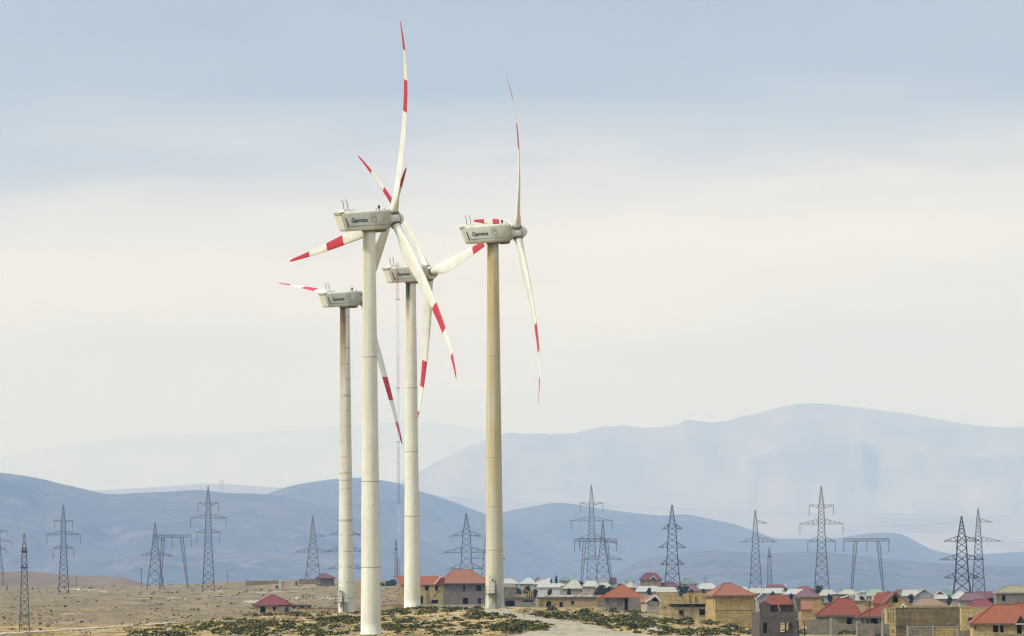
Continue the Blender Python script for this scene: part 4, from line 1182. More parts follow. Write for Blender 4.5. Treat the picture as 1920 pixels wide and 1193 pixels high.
# --- the nearest, at the lower right
def ex_orange(rt, X, Z, W, H, D, low, s):
    q = MB()       # open gable over the porch, timbers and a black sheet for the shade inside
    a, c, m_ = X(1904), X(1922), X(1913); zt = Z(1154); z0 = H - .1
    q.add([(a,-.9,z0),(c,-.9,z0),(m_,-.9,zt),(a,1.5,z0),(c,1.5,z0),(m_,2.6,zt)], [(0,2,5,3),(1,4,5,2)])
    q.build('porch_roof', RO, rt)
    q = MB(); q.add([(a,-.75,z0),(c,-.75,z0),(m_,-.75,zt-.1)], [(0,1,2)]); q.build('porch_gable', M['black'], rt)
    q = MB(); q.box(a - .05, c, -.98, -.90, z0 - .05, z0 + .08); q.build('porch_beam', TRIM, rt)
    for (u0, u1, v0, v1) in ((1862, 1872, 1173.5, 1187), (1875.5, 1882, 1173, 1187.5)):
        q = MB(); e, f = Z(v1), Z(v0)
        for k in range(7): q.box(X(u0) + k * .12, X(u0) + k * .12 + .10, .02, .26, e, e + random.uniform(.02, .22))
        q.build('broken_sill', Y2, rt)
house('house', 'yellow stone house with bright orange hipped roof at the lower right corner', 'house', 1150, 1825, 1950, 1197, 1169.5, ('hip', 1866, 1912, 1135), Y2, RO,
      depth=8, ops=[(1827.5,1830.5,1173,1181), (1862,1872,1173.5,1187), (1875.5,1882,1173,1187.5), (1907,1916,1172,1189)], ov=.35, fascia=WOODT, extra=ex_orange)
house('house', 'red roof seen over the orange roof at the right edge', 'house', 1240, 1900, 1960, 1190, 1147, ('hip', 1908, 1945, 1131), Y1, RR, depth=7)

def ex_bigwall(rt, X, Z, W, H, D, low, s):
    q = MB(); q.box(-.12, W + .12, -.12, D + .1, Z(1176), Z(1173.5)); q.build('ledge', SD, rt)
house('stone_building', 'windowless two storey building of old brown stone with three slots in its pale left face', 'building', 1235, 1680, 1801, 1198, 1141, ('flat', 1.0), B1, B1, depth=9, yaw=11, ov=.03,
      extra=ex_bigwall)
# its pale left return with slots
def ex_slots(rt, X, Z, W, H, D, low, s):
    q = MB(); q.box(-.06, W + .0, -.06, -.005, Z(1142.5), Z(1140.5)); q.build('coping', Y2, rt)
house('stone_building', 'pale yellow stair block with three slots at the left end of the brown stone building', 'building', 1228, 1661.5, 1679.4, 1198, 1142, None, Y2, Y2, depth=5,
      ops=[(1665.5,1667,1148,1163), (1669.8,1671.5,1147,1163), (1674.3,1676,1148,1163.5), (1673.5,1675.5,1180,1187)], extra=ex_slots)
house('stone_building', 'pale stone building between the brown building and the orange roof', 'building', 1330, 1803, 1872, 1192, 1140, ('flat', .8), Y2, Y2, depth=8, ov=.05,
      ops=[(1816,1828,1158.5,1170)])
def blockwall(x0, x1, y0, y1, d, mat, lab, th=.3, cop=None, posts=(), tilt=0, group='unfinished block walls'):
    s = sc(d); p = P(x0, y1, d); rt = empty('block_wall', p, R(tilt)); tag(rt, lab, 'wall', group)
    W = (x1 - x0) / s / math.cos(R(tilt)); H = (y1 - y0) / s
    low = min(gz(p.x, d), gz(p.x + W, d), p.z) - p.z - .4
    q = MB()
    x = 0; i = 0
    while x < W - .01:      # courses broken along the top
        w_ = min(.45, W - x); dz = random.choice((0, 0, 0, -.2, .0, .02))
        q.box(x, x + w_, 0, th, low, H + dz); x += w_
    q.build('wall', mat, rt)
    if cop: q = MB(); q.box(-.05, W + .05, -.06, th + .06, H + .02, H + .14); q.build('coping', cop, rt)
    for px in posts:
        q = MB(); a = (px - x0) / s; q.box(a - .14, a + .14, -.08, th + .08, low, H + .25); q.build('post', SL, rt)
blockwall(1700.5, 1746, 1176.5, 1197, 1170, G2, 'grey block wall panel at the foot of the brown stone building', posts=(1702,), cop=SL)
blockwall(1748.5, 1799, 1176.5, 1197, 1172, Y1, 'yellow block wall panel right of the grey one below the brown building', posts=(1749.5, 1795), cop=SL)
blockwall(1800, 1837, 1182.5, 1198, 1160, G2, 'low grey wall right of the brown stone building', posts=(1838.5,))
blockwall(1843, 1856, 1182, 1198, 1158, G2, 'short grey wall stub before the orange roofed house')
blockwall(1886, 1935, 1189.5, 1199, 1146, G2, 'lowest grey wall at the lower right corner')

# gable house
house('house', 'yellow gabled house with arched attic window and red roof', 'house', 1750, 1653, 1709, 1160, 1136, ('gf', 1679.5, 0, 1110, (1673.8, 1684, 1117, 1130.5)), Y1, RR, depth=11, yaw=0, ov=.5, fascia=RX_)
house('house', 'red roof wing reaching left from the yellow gabled house', 'house', 1790, 1637, 1668, 1160, 1131, ('gs', 1650, 1680, 1111), Y1, RR, depth=8, ov=.4)
house('house', 'little white trimmed gable peeping over the brown stone building', 'house', 1500, 1686, 1700, 1160, 1143, ('gf', 1693.3, 0, 1133.5), Y2, RR, depth=4, ov=.35, fascia=TRIM)

# red roofed grey houses
house('house', 'grey rendered house with broad red hipped roof and one black window', 'house', 1335, 1534, 1611, 1186, 1154, ('hip', 1573, 1599, 1123), G2, RR, depth=9,
      ops=[(1588,1597.5,1158.5,1171), (1541,1543,1157,1163)], ov=.4, fascia=SD)
house('house', 'lower grey wing with red hipped roof and dark open porch', 'house', 1320, 1612, 1672, 1190, 1156.5, ('hip', 1657, 1668, 1133), G2, RR, depth=8,
      ops=[(1616,1618.5,1159,1169), (1626,1629,1158,1170), (1632.5,1646,1159,1170.5), (1651,1664,1158,1174)], ov=.35, fascia=SD)
blockwall(1513, 1556, 1162, 1189, 1268, G2, 'tall grey block wall left of the broad red roof', posts=(1557.5,))
blockwall(1560, 1571, 1160, 1187, 1262, G2, 'narrow grey wall piece right of a pale post')
blockwall(1606, 1640, 1169, 1196, 1205, G2, 'grey yard wall in front of the red roofed wing', posts=(1607, 1654))
blockwall(1640, 1653, 1171, 1196, 1206, G1, 'stub of grey yard wall beside the tall posts')
blockwall(1657, 1668, 1170, 1196, 1206, G2, 'grey yard wall end touching the stair block')

# dark house
def ex_dark(rt, X, Z, W, H, D, low, s):
    # terrace parapets: gable stub on the left, chimney like wall on the right, leaning pale posts
    q = MB(); q.add([(0,0,H),(X(1446),0,H),(X(1443),0,Z(1131)),(X(1433),0,Z(1126.5)),(X(1424.5),0,Z(1132)),
                     (0,.3,H),(X(1446),.3,H),(X(1443),.3,Z(1131)),(X(1433),.3,Z(1126.5)),(X(1424.5),.3,Z(1132))],
                    [(0,1,2,3,4),(9,8,7,6,5),(1,6,7,2),(2,7,8,3),(3,8,9,4),(4,9,5,0)]); q.build('gable', DK, rt)
    q = MB(); q.box(X(1492), X(1502.6), .35, 3.2, H, Z(1123.5)); q.build('chimney_wall', DK, rt)
    q = MB(); q.box(X(1445), X(1493), 2.0, 2.25, H, Z(1133)); q.build('terrace_wall', DK, rt)
    q = MB(); q.box(X(1449), X(1457), 1.9, 1.98, H + .02, Z(1135)); q.build('recess_shade', M['black'], rt)  # black panel in place of the shade in an open window recess
    q = MB(); z0, z1 = Z(1134), Z(1116.5)
    q.add([(X(1436),1.7,z0),(X(1492),1.7,z0),(X(1489),5.5,z1),(X(1455),5.5,z1),(X(1436),1.7,z0-.12),(X(1492),1.7,z0-.12),(X(1489),5.5,z1-.12),(X(1455),5.5,z1-.12),
           (X(1436),7.5,z0)], [(0,1,2,3),(7,6,5,4),(0,4,5,1),(0,3,8)])
    q.build('roof', RR, rt)
    for a, c, y0, y1 in ((1419, 1424.5, 1120, 1147), (1459, 1463, 1134, 1147), (1489.5, 1495.5, 1124, 1148)):
        q = MB(); q.bar((X(a), -.1 if a > 1425 else .4, Z(y0)), (X(c), -.1, Z(y1)), .17); q.build('leaning_post', SL, rt)
    q = MB(); q.box(W - .02, W + .12, .2, 1.6, low, Z(1163)); q.build('porch_side', M['black'], rt)
    q = MB(); q.box(X(1494), X(1516), -.6, .6, Z(1163), Z(1161)); q.build('porch_slab', SL, rt)
    q = MB(); q.bar((X(1505), -.4, Z(1164)), (X(1508), -.4, Z(1168)), .16); q.bar((X(1508), -.4, Z(1168)), (X(1508), -.4, low), .16); q.build('drain_pipe', M['black'], rt)
    for (u0, u1) in ((1463, 1472.5), (1475, 1484.5)):
        q = MB(); k = .08; e, f = Z(1186), Z(1168)
        q.box(X(u0)-k, X(u0), -.03, .2, e-k, f+k); q.box(X(u1), X(u1)+k, -.03, .2, e-k, f+k); q.box(X(u0), X(u1), -.03, .2, e-k, e); q.build('window_frame', M['black'], rt)
house('house', 'dark grey two storey shell house with see through ground floor windows', 'house', 1150, 1424, 1497, 1196, 1148, ('open',), DK, RR, depth=7, yaw=7,
      ops=[(1431,1438.5,1168,1187), (1463,1472.5,1168,1186), (1475,1484.5,1168,1186)], back_ops=[(1470,1500,1160,1189)], extra=ex_dark, floor=False)
house('stone_building', 'yellow stone wall building behind the dark shell house', 'building', 1500, 1500, 1541, 1176, 1125, ('flat', .8), Y3, Y3, depth=7, ov=.05, ops=[(1508,1511,1135,1142)])
house('house', 'low yellow house with salmon roof right of the dark shell house', 'house', 1470, 1502, 1523, 1178, 1142, ('gs', 1505, 1520, 1128), Y3, RS, depth=6, ov=.2)
# yellow two storey
def ex_y(rt, X, Z, W, H, D, low, s):
    q = MB(); q.box(-.03, W + .03, -.03, -.001, Z(1145.6), Z(1144.4)); q.build('joint_line', SD, rt)
    q = MB(); q.box(W + .0, W + .25, 1.0, 1.2, low, Z(1125)); q.build('corner_pier', DK, rt)
house('house', 'tall yellow stone house with orange hipped roof and windowless front', 'house', 1390, 1341, 1415, 1180, 1117, ('hip', 1367, 1380, 1094), Y1, RS, depth=8.5, yaw=9,
      left_ops=[(6.6, 7.0, 3.1, 4.9)], ov=.38, fascia=WOODT, extra=ex_y)
# ruin
def ex_ruin(rt, X, Z, W, H, D, low, s):
    q = MB(); q.box(X(1255), W + .1, -.7, D + .1, Z(1132.6), Z(1131)); q.build('floor_slab', SL, rt)
    q = MB(); q.box(0, W, D - .3, D - .01, H + .01, Z(1133)); q.box(W - .3, W - .01, .3, D - .3, H + .01, Z(1133)); q.build('gap_backing', Y2, rt)  # unseen wall pieces added to keep the gap under the slab dark
    q = MB()
    for (a, c) in ((1253, 1272.5), (1281.5, 1300), (1302, 1325)):
        x = X(a)
        while x < X(c) - .05:
            w_ = min(.5, X(c) - x); q.box(x, x + w_, .4, .75, Z(1131) + .005, Z(1111.5) + random.choice((0, 0, -.18, .0, -.05))); x += w_
    q.box(X(1272), X(1282), .42, .7, Z(1131) + .005, Z(1121)); q.build('upper_wall', Y1, rt)
    q = MB(); q.box(X(1289), X(1292), .1, .4, Z(1131) + .005, Z(1112)); q.box(X(1299), X(1303), .1, .4, Z(1131) + .005, Z(1118)); q.build('pier', Y2, rt)
    for px in (1268, 1299): 
        q = MB(); q.bar((X(px), -.35, Z(1139)), (X(px), -.35, Z(1132)), .14); q.build('post', SL, rt)
house('ruin', 'unfinished yellow stone building with concrete slab over a dark gap', 'building', 1490, 1254, 1326, 1164, 1139, None, Y2, Y2, depth=8,
      ops=[(1273,1283,1144,1155), (1311,1322,1143,1154), (1297,1298.2,1141,1162)], extra=ex_ruin)
house('stone_building', 'pale stone stair tower at the left end of the yellow ruin', 'building', 1470, 1239, 1253, 1164, 1111, ('flat', .6), Y2, Y2, depth=3.2, ov=.03, ops=[(1240.8,1242.5,1136,1142), (1246,1248.5,1137,1141.5)])
house('house', 'small pale rendered gabled house with red roof and open black attic', 'house', 1620, 1213, 1237.5, 1161, 1128, ('gf', 1228.5, 0, 1117.5, (1223, 1235, 1120, 1128)), PK, RS, depth=9, yaw=6,
      ops=[(1229,1234,1153,1157)], ov=.35, fascia=TRIM)
def ex_o2(rt, X, Z, W, H, D, low, s):
    q = MB(); q.box(X(1179), X(1201), -1.2, -.9, low, H); q.build('side_wall', G2, rt)
    q = MB(); q.box(X(1168), X(1171), -.4, -.1, low, H); q.box(X(1177), X(1179.5), -.4, -.1, low, H); q.build('pier', G2, rt)
house('house', 'stone house with bright orange hipped roof and tall black doorway beyond the scrub', 'house', 1860, 1134, 1200, 1156, 1120.5, ('hip', 1164, 1170, 1097), G2, RO, depth=8,
      ops=[(1170.5,1177.5,1121.5,1147)], windows=[(1147,1155.5,1122.5,1134,1)], ov=.85, extra=ex_o2)
house('house', 'small red lean-to roof against the orange hipped house', 'house', 1840, 1200, 1213, 1157, 1126, ('gs', 1201, 1212, 1119), B1, RO, depth=5, ov=.1, ops=[(1201,1212,1126.5,1129)])
# arched low building
def ex_arch(rt, X, Z, W, H, D, low, s):
    q = MB(); q.box(-.5, W + .2, -.4, D, H + .02, H + .35); q.build('roof_slab', SD, rt)
    q = MB()
    for k in range(60):
        x = random.uniform(.5, W - .5); y = random.uniform(.5, D - 1); r = random.uniform(.4, 1.1)
        q.lathe([(r, H + .34), (r * .7, H + .34 + r * .35), (r * .15, H + .34 + r * .55)], 7, M=Matrix.Translation((x, y, 0)))
    q.build('gravel_heap', SL, rt, True).__setitem__('kind', 'stuff')
    for px in (1008.5, 1012): 
        q = MB(); q.box(X(px), X(px) + .22, -.35, -.1, low, H); q.build('pier', Y2, rt)
    q = MB()
    for k in range(3): q.box(X(1041.2), X(1042.6), -.01, .0 + .02, Z(1132.5 + k * 1.6), Z(1131.6 + k * 1.6))
    q.build('air_brick', M['black'], rt)
house('low_building', 'low orange stone building with arched doorway and rubble on its flat roof', 'building', 2230, 1008, 1119, 1142, 1122.5, None, Y3, SD, depth=9,
      ops=[(1024.3,1033.8,1127.2,1140,.9), (1049,1055,1129,1141), (1071,1076.5,1127,1133.8)], extra=ex_arch)
blockwall(1119, 1146, 1122, 1143, 2200, B1, 'long brown stone wall joining the arched building to the orange roof', cop=None)
house('low_building', 'low concrete roofed building with wide black opening beside the stained tower', 'building', 2300, 946, 1004, 1140, 1123, ('flat', 2.0), G2, SD, depth=7,
      ops=[(947,965,1126,1137), (979,1000,1126,1129)], ov=.25)
def ex_trussy(rt, X, Z, W, H, D, low, s):
    q = MB()
    for k in range(9):
        x = X(966 + k * 4); q.box(x, x + .3, -.1, .2, H, H + random.uniform(.6, 1.6))
    q.bar((X(946), -.1, H + .4), (X(963), -.1, Z(1098)), .25); q.bar((X(965), -.1, Z(1100)), (X(1000), -.1, H + .9), .25)
    q.build('broken_rafters', Y2, rt)
house('house', 'roofless grey brick house with broken rafters behind the low concrete building', 'house', 2450, 944, 966, 1128, 1101, ('gs', 944, 960, 1094), G1, G1, depth=6, ov=.1, extra=None)
house('house', 'roofless brown house with broken rafters right of the stained tower', 'house', 2440, 966, 1000, 1128, 1119, None, B1, G1, depth=5, extra=ex_trussy)

# the two storey house behind the mound
house('house', 'large grey rendered two storey house with orange hipped roof between two turbine towers', 'house', 2430, 831, 920, 1134, 1094, ('hip', 852, 885, 1068), G1, RS, depth=12, yaw=5,
      ops=[(868,872,1097.5,1109.5), (893.5,902.5,1097.5,1109), (868,878,1121,1133), (896,902.5,1121.5,1133)], ov=.8, fascia=SD)
def ex_wing(rt, X, Z, W, H, D, low, s):
    q = MB(); q.bar((X(811), -.15, Z(1118)), (X(824), -.15, Z(1104)), .28); q.build('stair_beam', SL, rt)
    for px in (794.5, 797.5): 
        q = MB(); q.box(X(px), X(px)+.35, -.5, -.2, low, Z(1108)); q.build('pier', Y2, rt)
    q = MB(); q.add([(X(817),-.6,H-.1),(X(830),-.6,Z(1081)),(X(834),-.6,Z(1084)),(X(834),-.6,H-.1)], [(0,1,2,3)]); q.build('gable', RR, rt)
    q = MB(); q.bar((X(814), -.75, H), (X(826), -.75, Z(1080.5)), .3); q.bar((X(826), -.75, Z(1080.5)), (X(831), -.75, Z(1084)), .3); q.build('barge_board', TRIM, rt)
house('house', 'yellow stone wing with orange roof beside the large grey two storey house', 'house', 2410, 787, 831, 1134, 1096, ('gs', 740, 826, 1080), Y1, RO, depth=9,
      ops=[(797,804,1098.5,1108), (816,822,1098,1109,1), (809,821.5,1125,1132), (788,793,1118,1133)], ov=.4, extra=ex_wing)
house('house', 'orange roofed house seen between mast and turbine tower', 'house', 2700, 752, 785, 1125, 1096, ('gs', 750, 785, 1081), Y1, RO, depth=7, ov=.4)
# fence at its foot
def fence(x0, x1, y0, y1, d, lab, n):
    s = sc(d); p = P(x0, y1, d); rt = empty('fence', p); tag(rt, lab, 'fence', 'rough fences')
    W = (x1 - x0) / s; H = (y1 - y0) / s
    for k in range(n + 1):
        q = MB(); x = W * k / n; q.box(x - .07, x + .07, -.07, .07, -.5, H + random.uniform(-.1, .15)); q.build('post', SL, rt)
    q = MB(); q.box(0, W, .0, .04, H*.75, H*.9); q.box(0, W, .0, .04, H*.35, H*.5); q.box(0, W, .05, .1, -.6, H*.4); q.build('rail', G2, rt)
fence(785, 818, 1133, 1140, 1440, 'low post fence at the foot of the yellow wing', 8)
blockwall(818, 912, 1134.5, 1142, 1460, SL, 'low pale concrete wall in front of the grey two storey house', cop=None)
blockwall(739, 757, 1133, 1142, 1450, B1, 'short brown stone wall behind the red and white mast')

# small house on the left
def ex_left(rt, X, Z, W, H, D, low, s):
    q = MB(); q.box(X(521), X(547), -.35, -.02, low, H - .02)
    q.build('render_bay', G2, rt)
    q = MB(); q.box(X(534), X(541), -.42, -.36, Z(1148), Z(1138)); q.build('window', GLS, rt)
    q = MB(); q.box(X(547), X(584), 0, .4, low, Z(1135.5)); q.box(X(546), X(585), -.2, 5, Z(1135.5), Z(1134)); q.build('annex', G2, rt)
    for a, c in ((547, 555.5), (562, 570), (578, 583)):
        q = MB(); q.box(X(a), X(c), -.05, -.01, Z(1142), Z(1137)); q.build('window', GLS, rt)
house('house', 'small yellow house with crimson hipped roof alone on the left plain', 'house', 1900, 476, 546, 1156, 1135, ('hip', 509, 514, 1116), Y2, RM, depth=8,
      ops=[(488,498,1138,1149), (512,517,1138,1145.5)], ov=.3, fascia=WOODT, extra=ex_left)
blockwall(545, 600, 1142, 1158, 1780, Y2, 'yellow compound wall in front of the crimson roofed house', cop=SD, posts=(546, 555))
blockwall(600, 634, 1141.5, 1158, 1770, Y3, 'compound wall stretch touching the rusty turbine tower', cop=SD)
blockwall(709, 738, 1136, 1148, 1760, Y2, 'yellow wall between the tallest turbine tower and the mast', cop=SD)
blockwall(12, 100, 1187.5, 1200, 1175, Y2, 'yellow block wall at the lower left corner', th=1.2)
# on the rise
house('house', 'far house with maroon hipped roof on the rise left of the rusty tower', 'house', 3700, 594, 626, 1098, 1084.5, ('hip', 603, 612, 1076), DK, RV, depth=9, ov=.8, windows=[(596,600,1087,1095)])
blockwall(461, 525, 1089, 1099, 3900, B1, 'ruined brown wall on the crest of the rise', th=2)
blockwall(560, 596, 1086, 1098, 3850, B1, 'grey brown wall left of the maroon roofed house', th=2)
def boxy(px0, px1, y0, y1, d, mat, lab, nm='water_tank'):
    s = sc(d); p = P((px0+px1)/2, y1, d); rt = empty(nm, p); tag(rt, lab, 'tank'); w_ = (px1-px0)/s/2; H = (y1-y0)/s
    q = MB(); q.lathe([(w_*.95, -.4), (w_, .1), (w_, H*.9), (w_*.85, H), (w_*.3, H+.1)], 16); q.build('tank', mat, rt, True)
    q = MB(); q.lathe([(w_*1.03, H*.55), (w_*1.03, H*.62)], 16); q.build('hoop', M['steeldark'], rt)
boxy(523, 532, 1089, 1098, 3800, SL, 'grey round tank on the rise')
boxy(524, 531, 1099, 1104, 3600, PK, 'cream round tank lower on the rise')
boxy(516, 522, 1098, 1104, 3620, M['steeldark'], 'dark tank beside the cream one')
boxy(553, 558, 1090, 1098, 3780, M['steeldark'], 'dark drum by the rubbish heap on the rise')

# vehicle far left: white van
def van():
    d = 3300; s = sc(d); p = hit(3, 1129); p = P(2, 1129, d); rt = empty('parked_van', p); tag(rt, 'white van parked on the plain at the left edge', 'van')
    q = MB(); q.add([(-2.6,0,.35),(2.4,0,.35),(2.5,0,1.0),(1.7,0,1.15),(1.0,0,1.9),(-2.6,0,1.95),(-2.6,1.8,.35),(2.4,1.8,.35),(2.5,1.8,1.0),(1.7,1.7,1.15),(1.0,1.65,1.9),(-2.6,1.7,1.95)],
                    [(0,1,2,3,4,5),(11,10,9,8,7,6),(0,6,7,1),(1,7,8,2),(2,8,9,3),(3,9,10,4),(4,10,11,5),(5,11,6,0)]); q.build('body', TRIM, rt)
    q = MB(); q.add([(1.62,-.01,1.2),(1.05,-.01,1.8),(.2,-.01,1.8),(.2,-.01,1.2)], [(0,1,2,3)]); q.build('window', GLS, rt)
    for x in (-1.7, 1.5):
        q = MB(); q.lathe([(.36, -.1), (.36, .15)], 14, M=Matrix.Translation((x, 0, .36)) @ Matrix.Rotation(R(90), 4, 'X')); q.build('wheel', M['black'], rt)
van()

# --- the village beyond: (label, d, x0, x1, ybase, yeave, roof, wall, roofmat, extras)
V = [
 ('long white roofed house right of the stained tower', 3300, 944, 972, 1118, 1095, ('hip', 946, 958, 1085), PK, RW, {}),
 ('pale blue gabled roof house with twin slopes', 3400, 974, 1004, 1118, 1095, ('hip', 989, 994, 1083), PK, RB, {}),
 ('white roofed house with a low broad hip behind the arched building', 3200, 1002, 1032, 1118, 1096, ('hip', 1012, 1026, 1087), PK, RW, {}),
 ('white humped roof house left of the cypress', 3500, 1020, 1036, 1110, 1091, ('hip', 1026, 1030, 1084), WH, RW, {}),
 ('crimson roof tip showing between white roofs', 3900, 1004, 1014, 1108, 1090, ('hip', 1007, 1011, 1083), PK, RM, {}),
 ('white walled house with slim columns under a long white roof', 2900, 1008, 1050, 1118, 1101, ('gs', 1012, 1046, 1096), WH, RW, {'w': [(1018,1020,1103,1113), (1024,1026,1103,1113), (1030,1032,1103,1113), (1036,1038,1103,1113), (1042,1044,1103,1113)]}),
 ('house with deep blue shadowed eave beside the great white roof', 3000, 1034, 1058, 1114, 1098, ('gs', 1036, 1052, 1094), GW, RW, {}),
 ('big white hipped roof house left of the portal frame leg', 2700, 1056, 1090, 1122, 1104, ('hip', 1073, 1082, 1087), PK, RC, {'w': [(1060,1063,1107,1113), (1070,1073,1107,1113)]}),
 ('green roofed house behind the cypress trees', 4000, 1050, 1074, 1105, 1089, ('hip', 1058, 1066, 1082.5), PK, RT, {}),
 ('white roofed house between the portal legs', 3000, 1094, 1124, 1120, 1100, ('hip', 1100, 1116, 1089), PK, RW, {}),
 ('white roofed house partly behind the trees left of orange roof', 2900, 1118, 1146, 1122, 1102, ('hip', 1124, 1138, 1092), PK, RC, {}),
 ('maroon roof with a white edge behind the latticed pylon', 3600, 1144, 1155, 1112, 1094, ('gs', 1146, 1154, 1083), WH, RV, {}),
 ('cream hipped roof house behind the orange hipped one', 3300, 1168, 1194, 1116, 1102, ('hip', 1177, 1184, 1090.5), PK, RC, {}),
 ('brown house with maroon hipped roof and white trimmed porch gable', 3500, 1201, 1240, 1110, 1087, ('hip', 1211, 1229, 1074.5), RX_, RV, {'w': [(1208,1213,1090,1096), (1221,1226,1089,1098), (1232,1237,1090,1096)], 'porch': (1218, 1232, 1080)}),
 ('long white sheet roof house in front of the maroon one', 2900, 1194, 1234, 1124, 1109, ('gs', 1200, 1230, 1099), PK, RW, {}),
 ('white sheet roof house left of the dark tree', 2850, 1232, 1268, 1124, 1110, ('gs', 1236, 1262, 1101), PK, RC, {}),
 ('maroon roofed house behind the wide dark pylon', 3400, 1244, 1270, 1112, 1100, ('hip', 1250, 1264, 1091), PK, RV, {}),
 ('dark green roofed house right of the wide dark pylon', 3600, 1278, 1306, 1112, 1095, ('hip', 1286, 1292, 1085), PK, RT, {}),
 ('plum roofed house left of the yellow two storey house', 3000, 1288, 1312, 1120, 1108, ('hip', 1294, 1300, 1095), PK, RP, {}),
 ('long white hipped roof left of the yellow two storey house', 3100, 1308, 1344, 1116, 1105, ('hip', 1314, 1336, 1093.5), PK, RW, {}),
 ('white roof end right of the tall yellow house', 3200, 1388, 1402, 1118, 1107, ('hip', 1392, 1398, 1100), PK, RW, {}),
 ('grey house with pale sheet roof between yellow and dark house', 2800, 1404, 1432, 1126, 1112, ('gs', 1410, 1428, 1103), GW, RC, {}),
 ('slate grey gabled house behind the dark shell house', 2500, 1420, 1446, 1132, 1122, ('gf', 1432, 0, 1112), GW, RB, {}),
 ('maroon roofed house beneath the faint lattice mast', 3700, 1436, 1474, 1112, 1103, ('gs', 1440, 1466, 1096), WH, RV, {}),
 ('long white sheet roof in front of the maroon roof', 3200, 1434, 1470, 1122, 1112, ('gs', 1436, 1466, 1103), PK, RW, {}),
 ('pale green white sheet roof left of the plum roof', 3000, 1470, 1502, 1124, 1114, ('gs', 1484, 1510, 1104.5), PK, RW, {}),
 ('brick red roof behind the plum roof', 3700, 1494, 1526, 1114, 1106, ('hip', 1502, 1514, 1100), PK, RR, {}),
 ('broad plum hipped roof house right of the dark shell house', 2600, 1492, 1538, 1130, 1119, ('hip', 1509, 1515, 1105), PK, RP, {}),
 ('cream hipped roof house under the tallest pylon', 3100, 1537, 1570, 1122, 1117, ('hip', 1544, 1560, 1105.5), GW, RC, {}),
 ('cream roof with pink brick gable left of the white villa', 3100, 1574, 1606, 1122, 1115, ('hip', 1580, 1598, 1105.5), PK, RC, {}),
 ('pink brick house left of the thin white beam', 2900, 1562, 1584, 1126, 1115.5, ('flat', 1), RX_, SD, {'w': [(1566,1569,1118,1122), (1576,1579,1118,1122)]}),
 ('white villa with light balcony frame', 2800, 1606, 1624, 1126, 1111, ('flat', 1.2), WH, WH, {'w': [(1609,1612,1114,1119), (1617,1620,1114,1119)]}),
 ('green sheet hipped roof house behind the right portal frame', 2900, 1622, 1660, 1128, 1118, ('hip', 1630, 1652, 1104.5), PK, RG, {'w': [(1628,1631,1120,1125)]}),
 ('far maroon flat roof right of the green roof', 3700, 1682, 1706, 1116, 1109, ('gs', 1684, 1702, 1105), WH, RV, {}),
 ('slate grey gable house with beige roof slope', 2700, 1714, 1752, 1132, 1119, ('gf', 1733, 0, 1105.5), GW, RC, {'w': [(1717,1720,1115,1120), (1727,1729,1113,1120), (1740,1744,1114,1120)]}),
 ('beige roofed grey house left of the slate gable', 2750, 1692, 1716, 1132, 1117, ('gs', 1698, 1722, 1106), GW, RC, {}),
 ('small rust brown gable with white trim', 2800, 1753, 1774, 1130, 1117, ('gf', 1762, 0, 1107.5), RX_, RX_, {'trim': 1}),
 ('teal sheet roof behind the rust brown gable', 3000, 1766, 1788, 1126, 1116, ('hip', 1768, 1780, 1106.5), GW, RT, {}),
 ('low white hipped roof house before the rust brown gable', 2500, 1754, 1778, 1132, 1123, ('hip', 1758, 1772, 1115.5), PK, RW, {'w': [(1758,1761,1125,1130)]}),
 ('white gabled house with plum roof under the wide dark pylon', 2450, 1784, 1812, 1138, 1123, ('hip', 1798, 1806, 1109), PK, RW, {'w': [(1788,1791,1127,1133), (1796,1799,1127,1133)]}),
 ('plum roofed house right of the wide dark pylon', 2420, 1800, 1850, 1138, 1126, ('hip', 1813, 1838, 1112), PK, RP, {'w': [(1806,1810,1128,1133)]}),
 ('maroon sheet roof left of the mossy roof', 2600, 1836, 1876, 1134, 1121, ('gs', 1834, 1874, 1109), GW, RV, {}),
 ('broad crimson roof beneath the rearmost pylon', 1900, 1814, 1866, 1150, 1139, ('hip', 1830, 1852, 1124), Y2, RM, {}),
 ('beige roofed building above the brown stone building', 2000, 1710, 1772, 1148, 1136, ('hip', 1728, 1752, 1122.5), Y2, RX_, {}),
 ('long yellow wall house behind the brown stone building', 1600, 1700, 1815, 1160, 1138.5, ('flat', .8), Y2, Y2, {}),
 ('yellow outbuilding with salmon roof left of broad red roof', 1850, 1542, 1578, 1152, 1131, ('flat', .8), Y1, Y1, {'w': [(1546,1549,1136,1141)]}),
 ('low brown yard building under the plum roof', 2100, 1500, 1545, 1142, 1121, ('flat', 1), B1, B1, {}),
 ('yellow walled house between the two red roofs', 2000, 1600, 1650, 1148, 1127, ('flat', .8), Y2, Y2, {}),
 ('small salmon roof left of the orange hipped house', 2500, 1118, 1136, 1134, 1120, ('gs', 1120, 1134, 1116), PK, RO, {}),
]
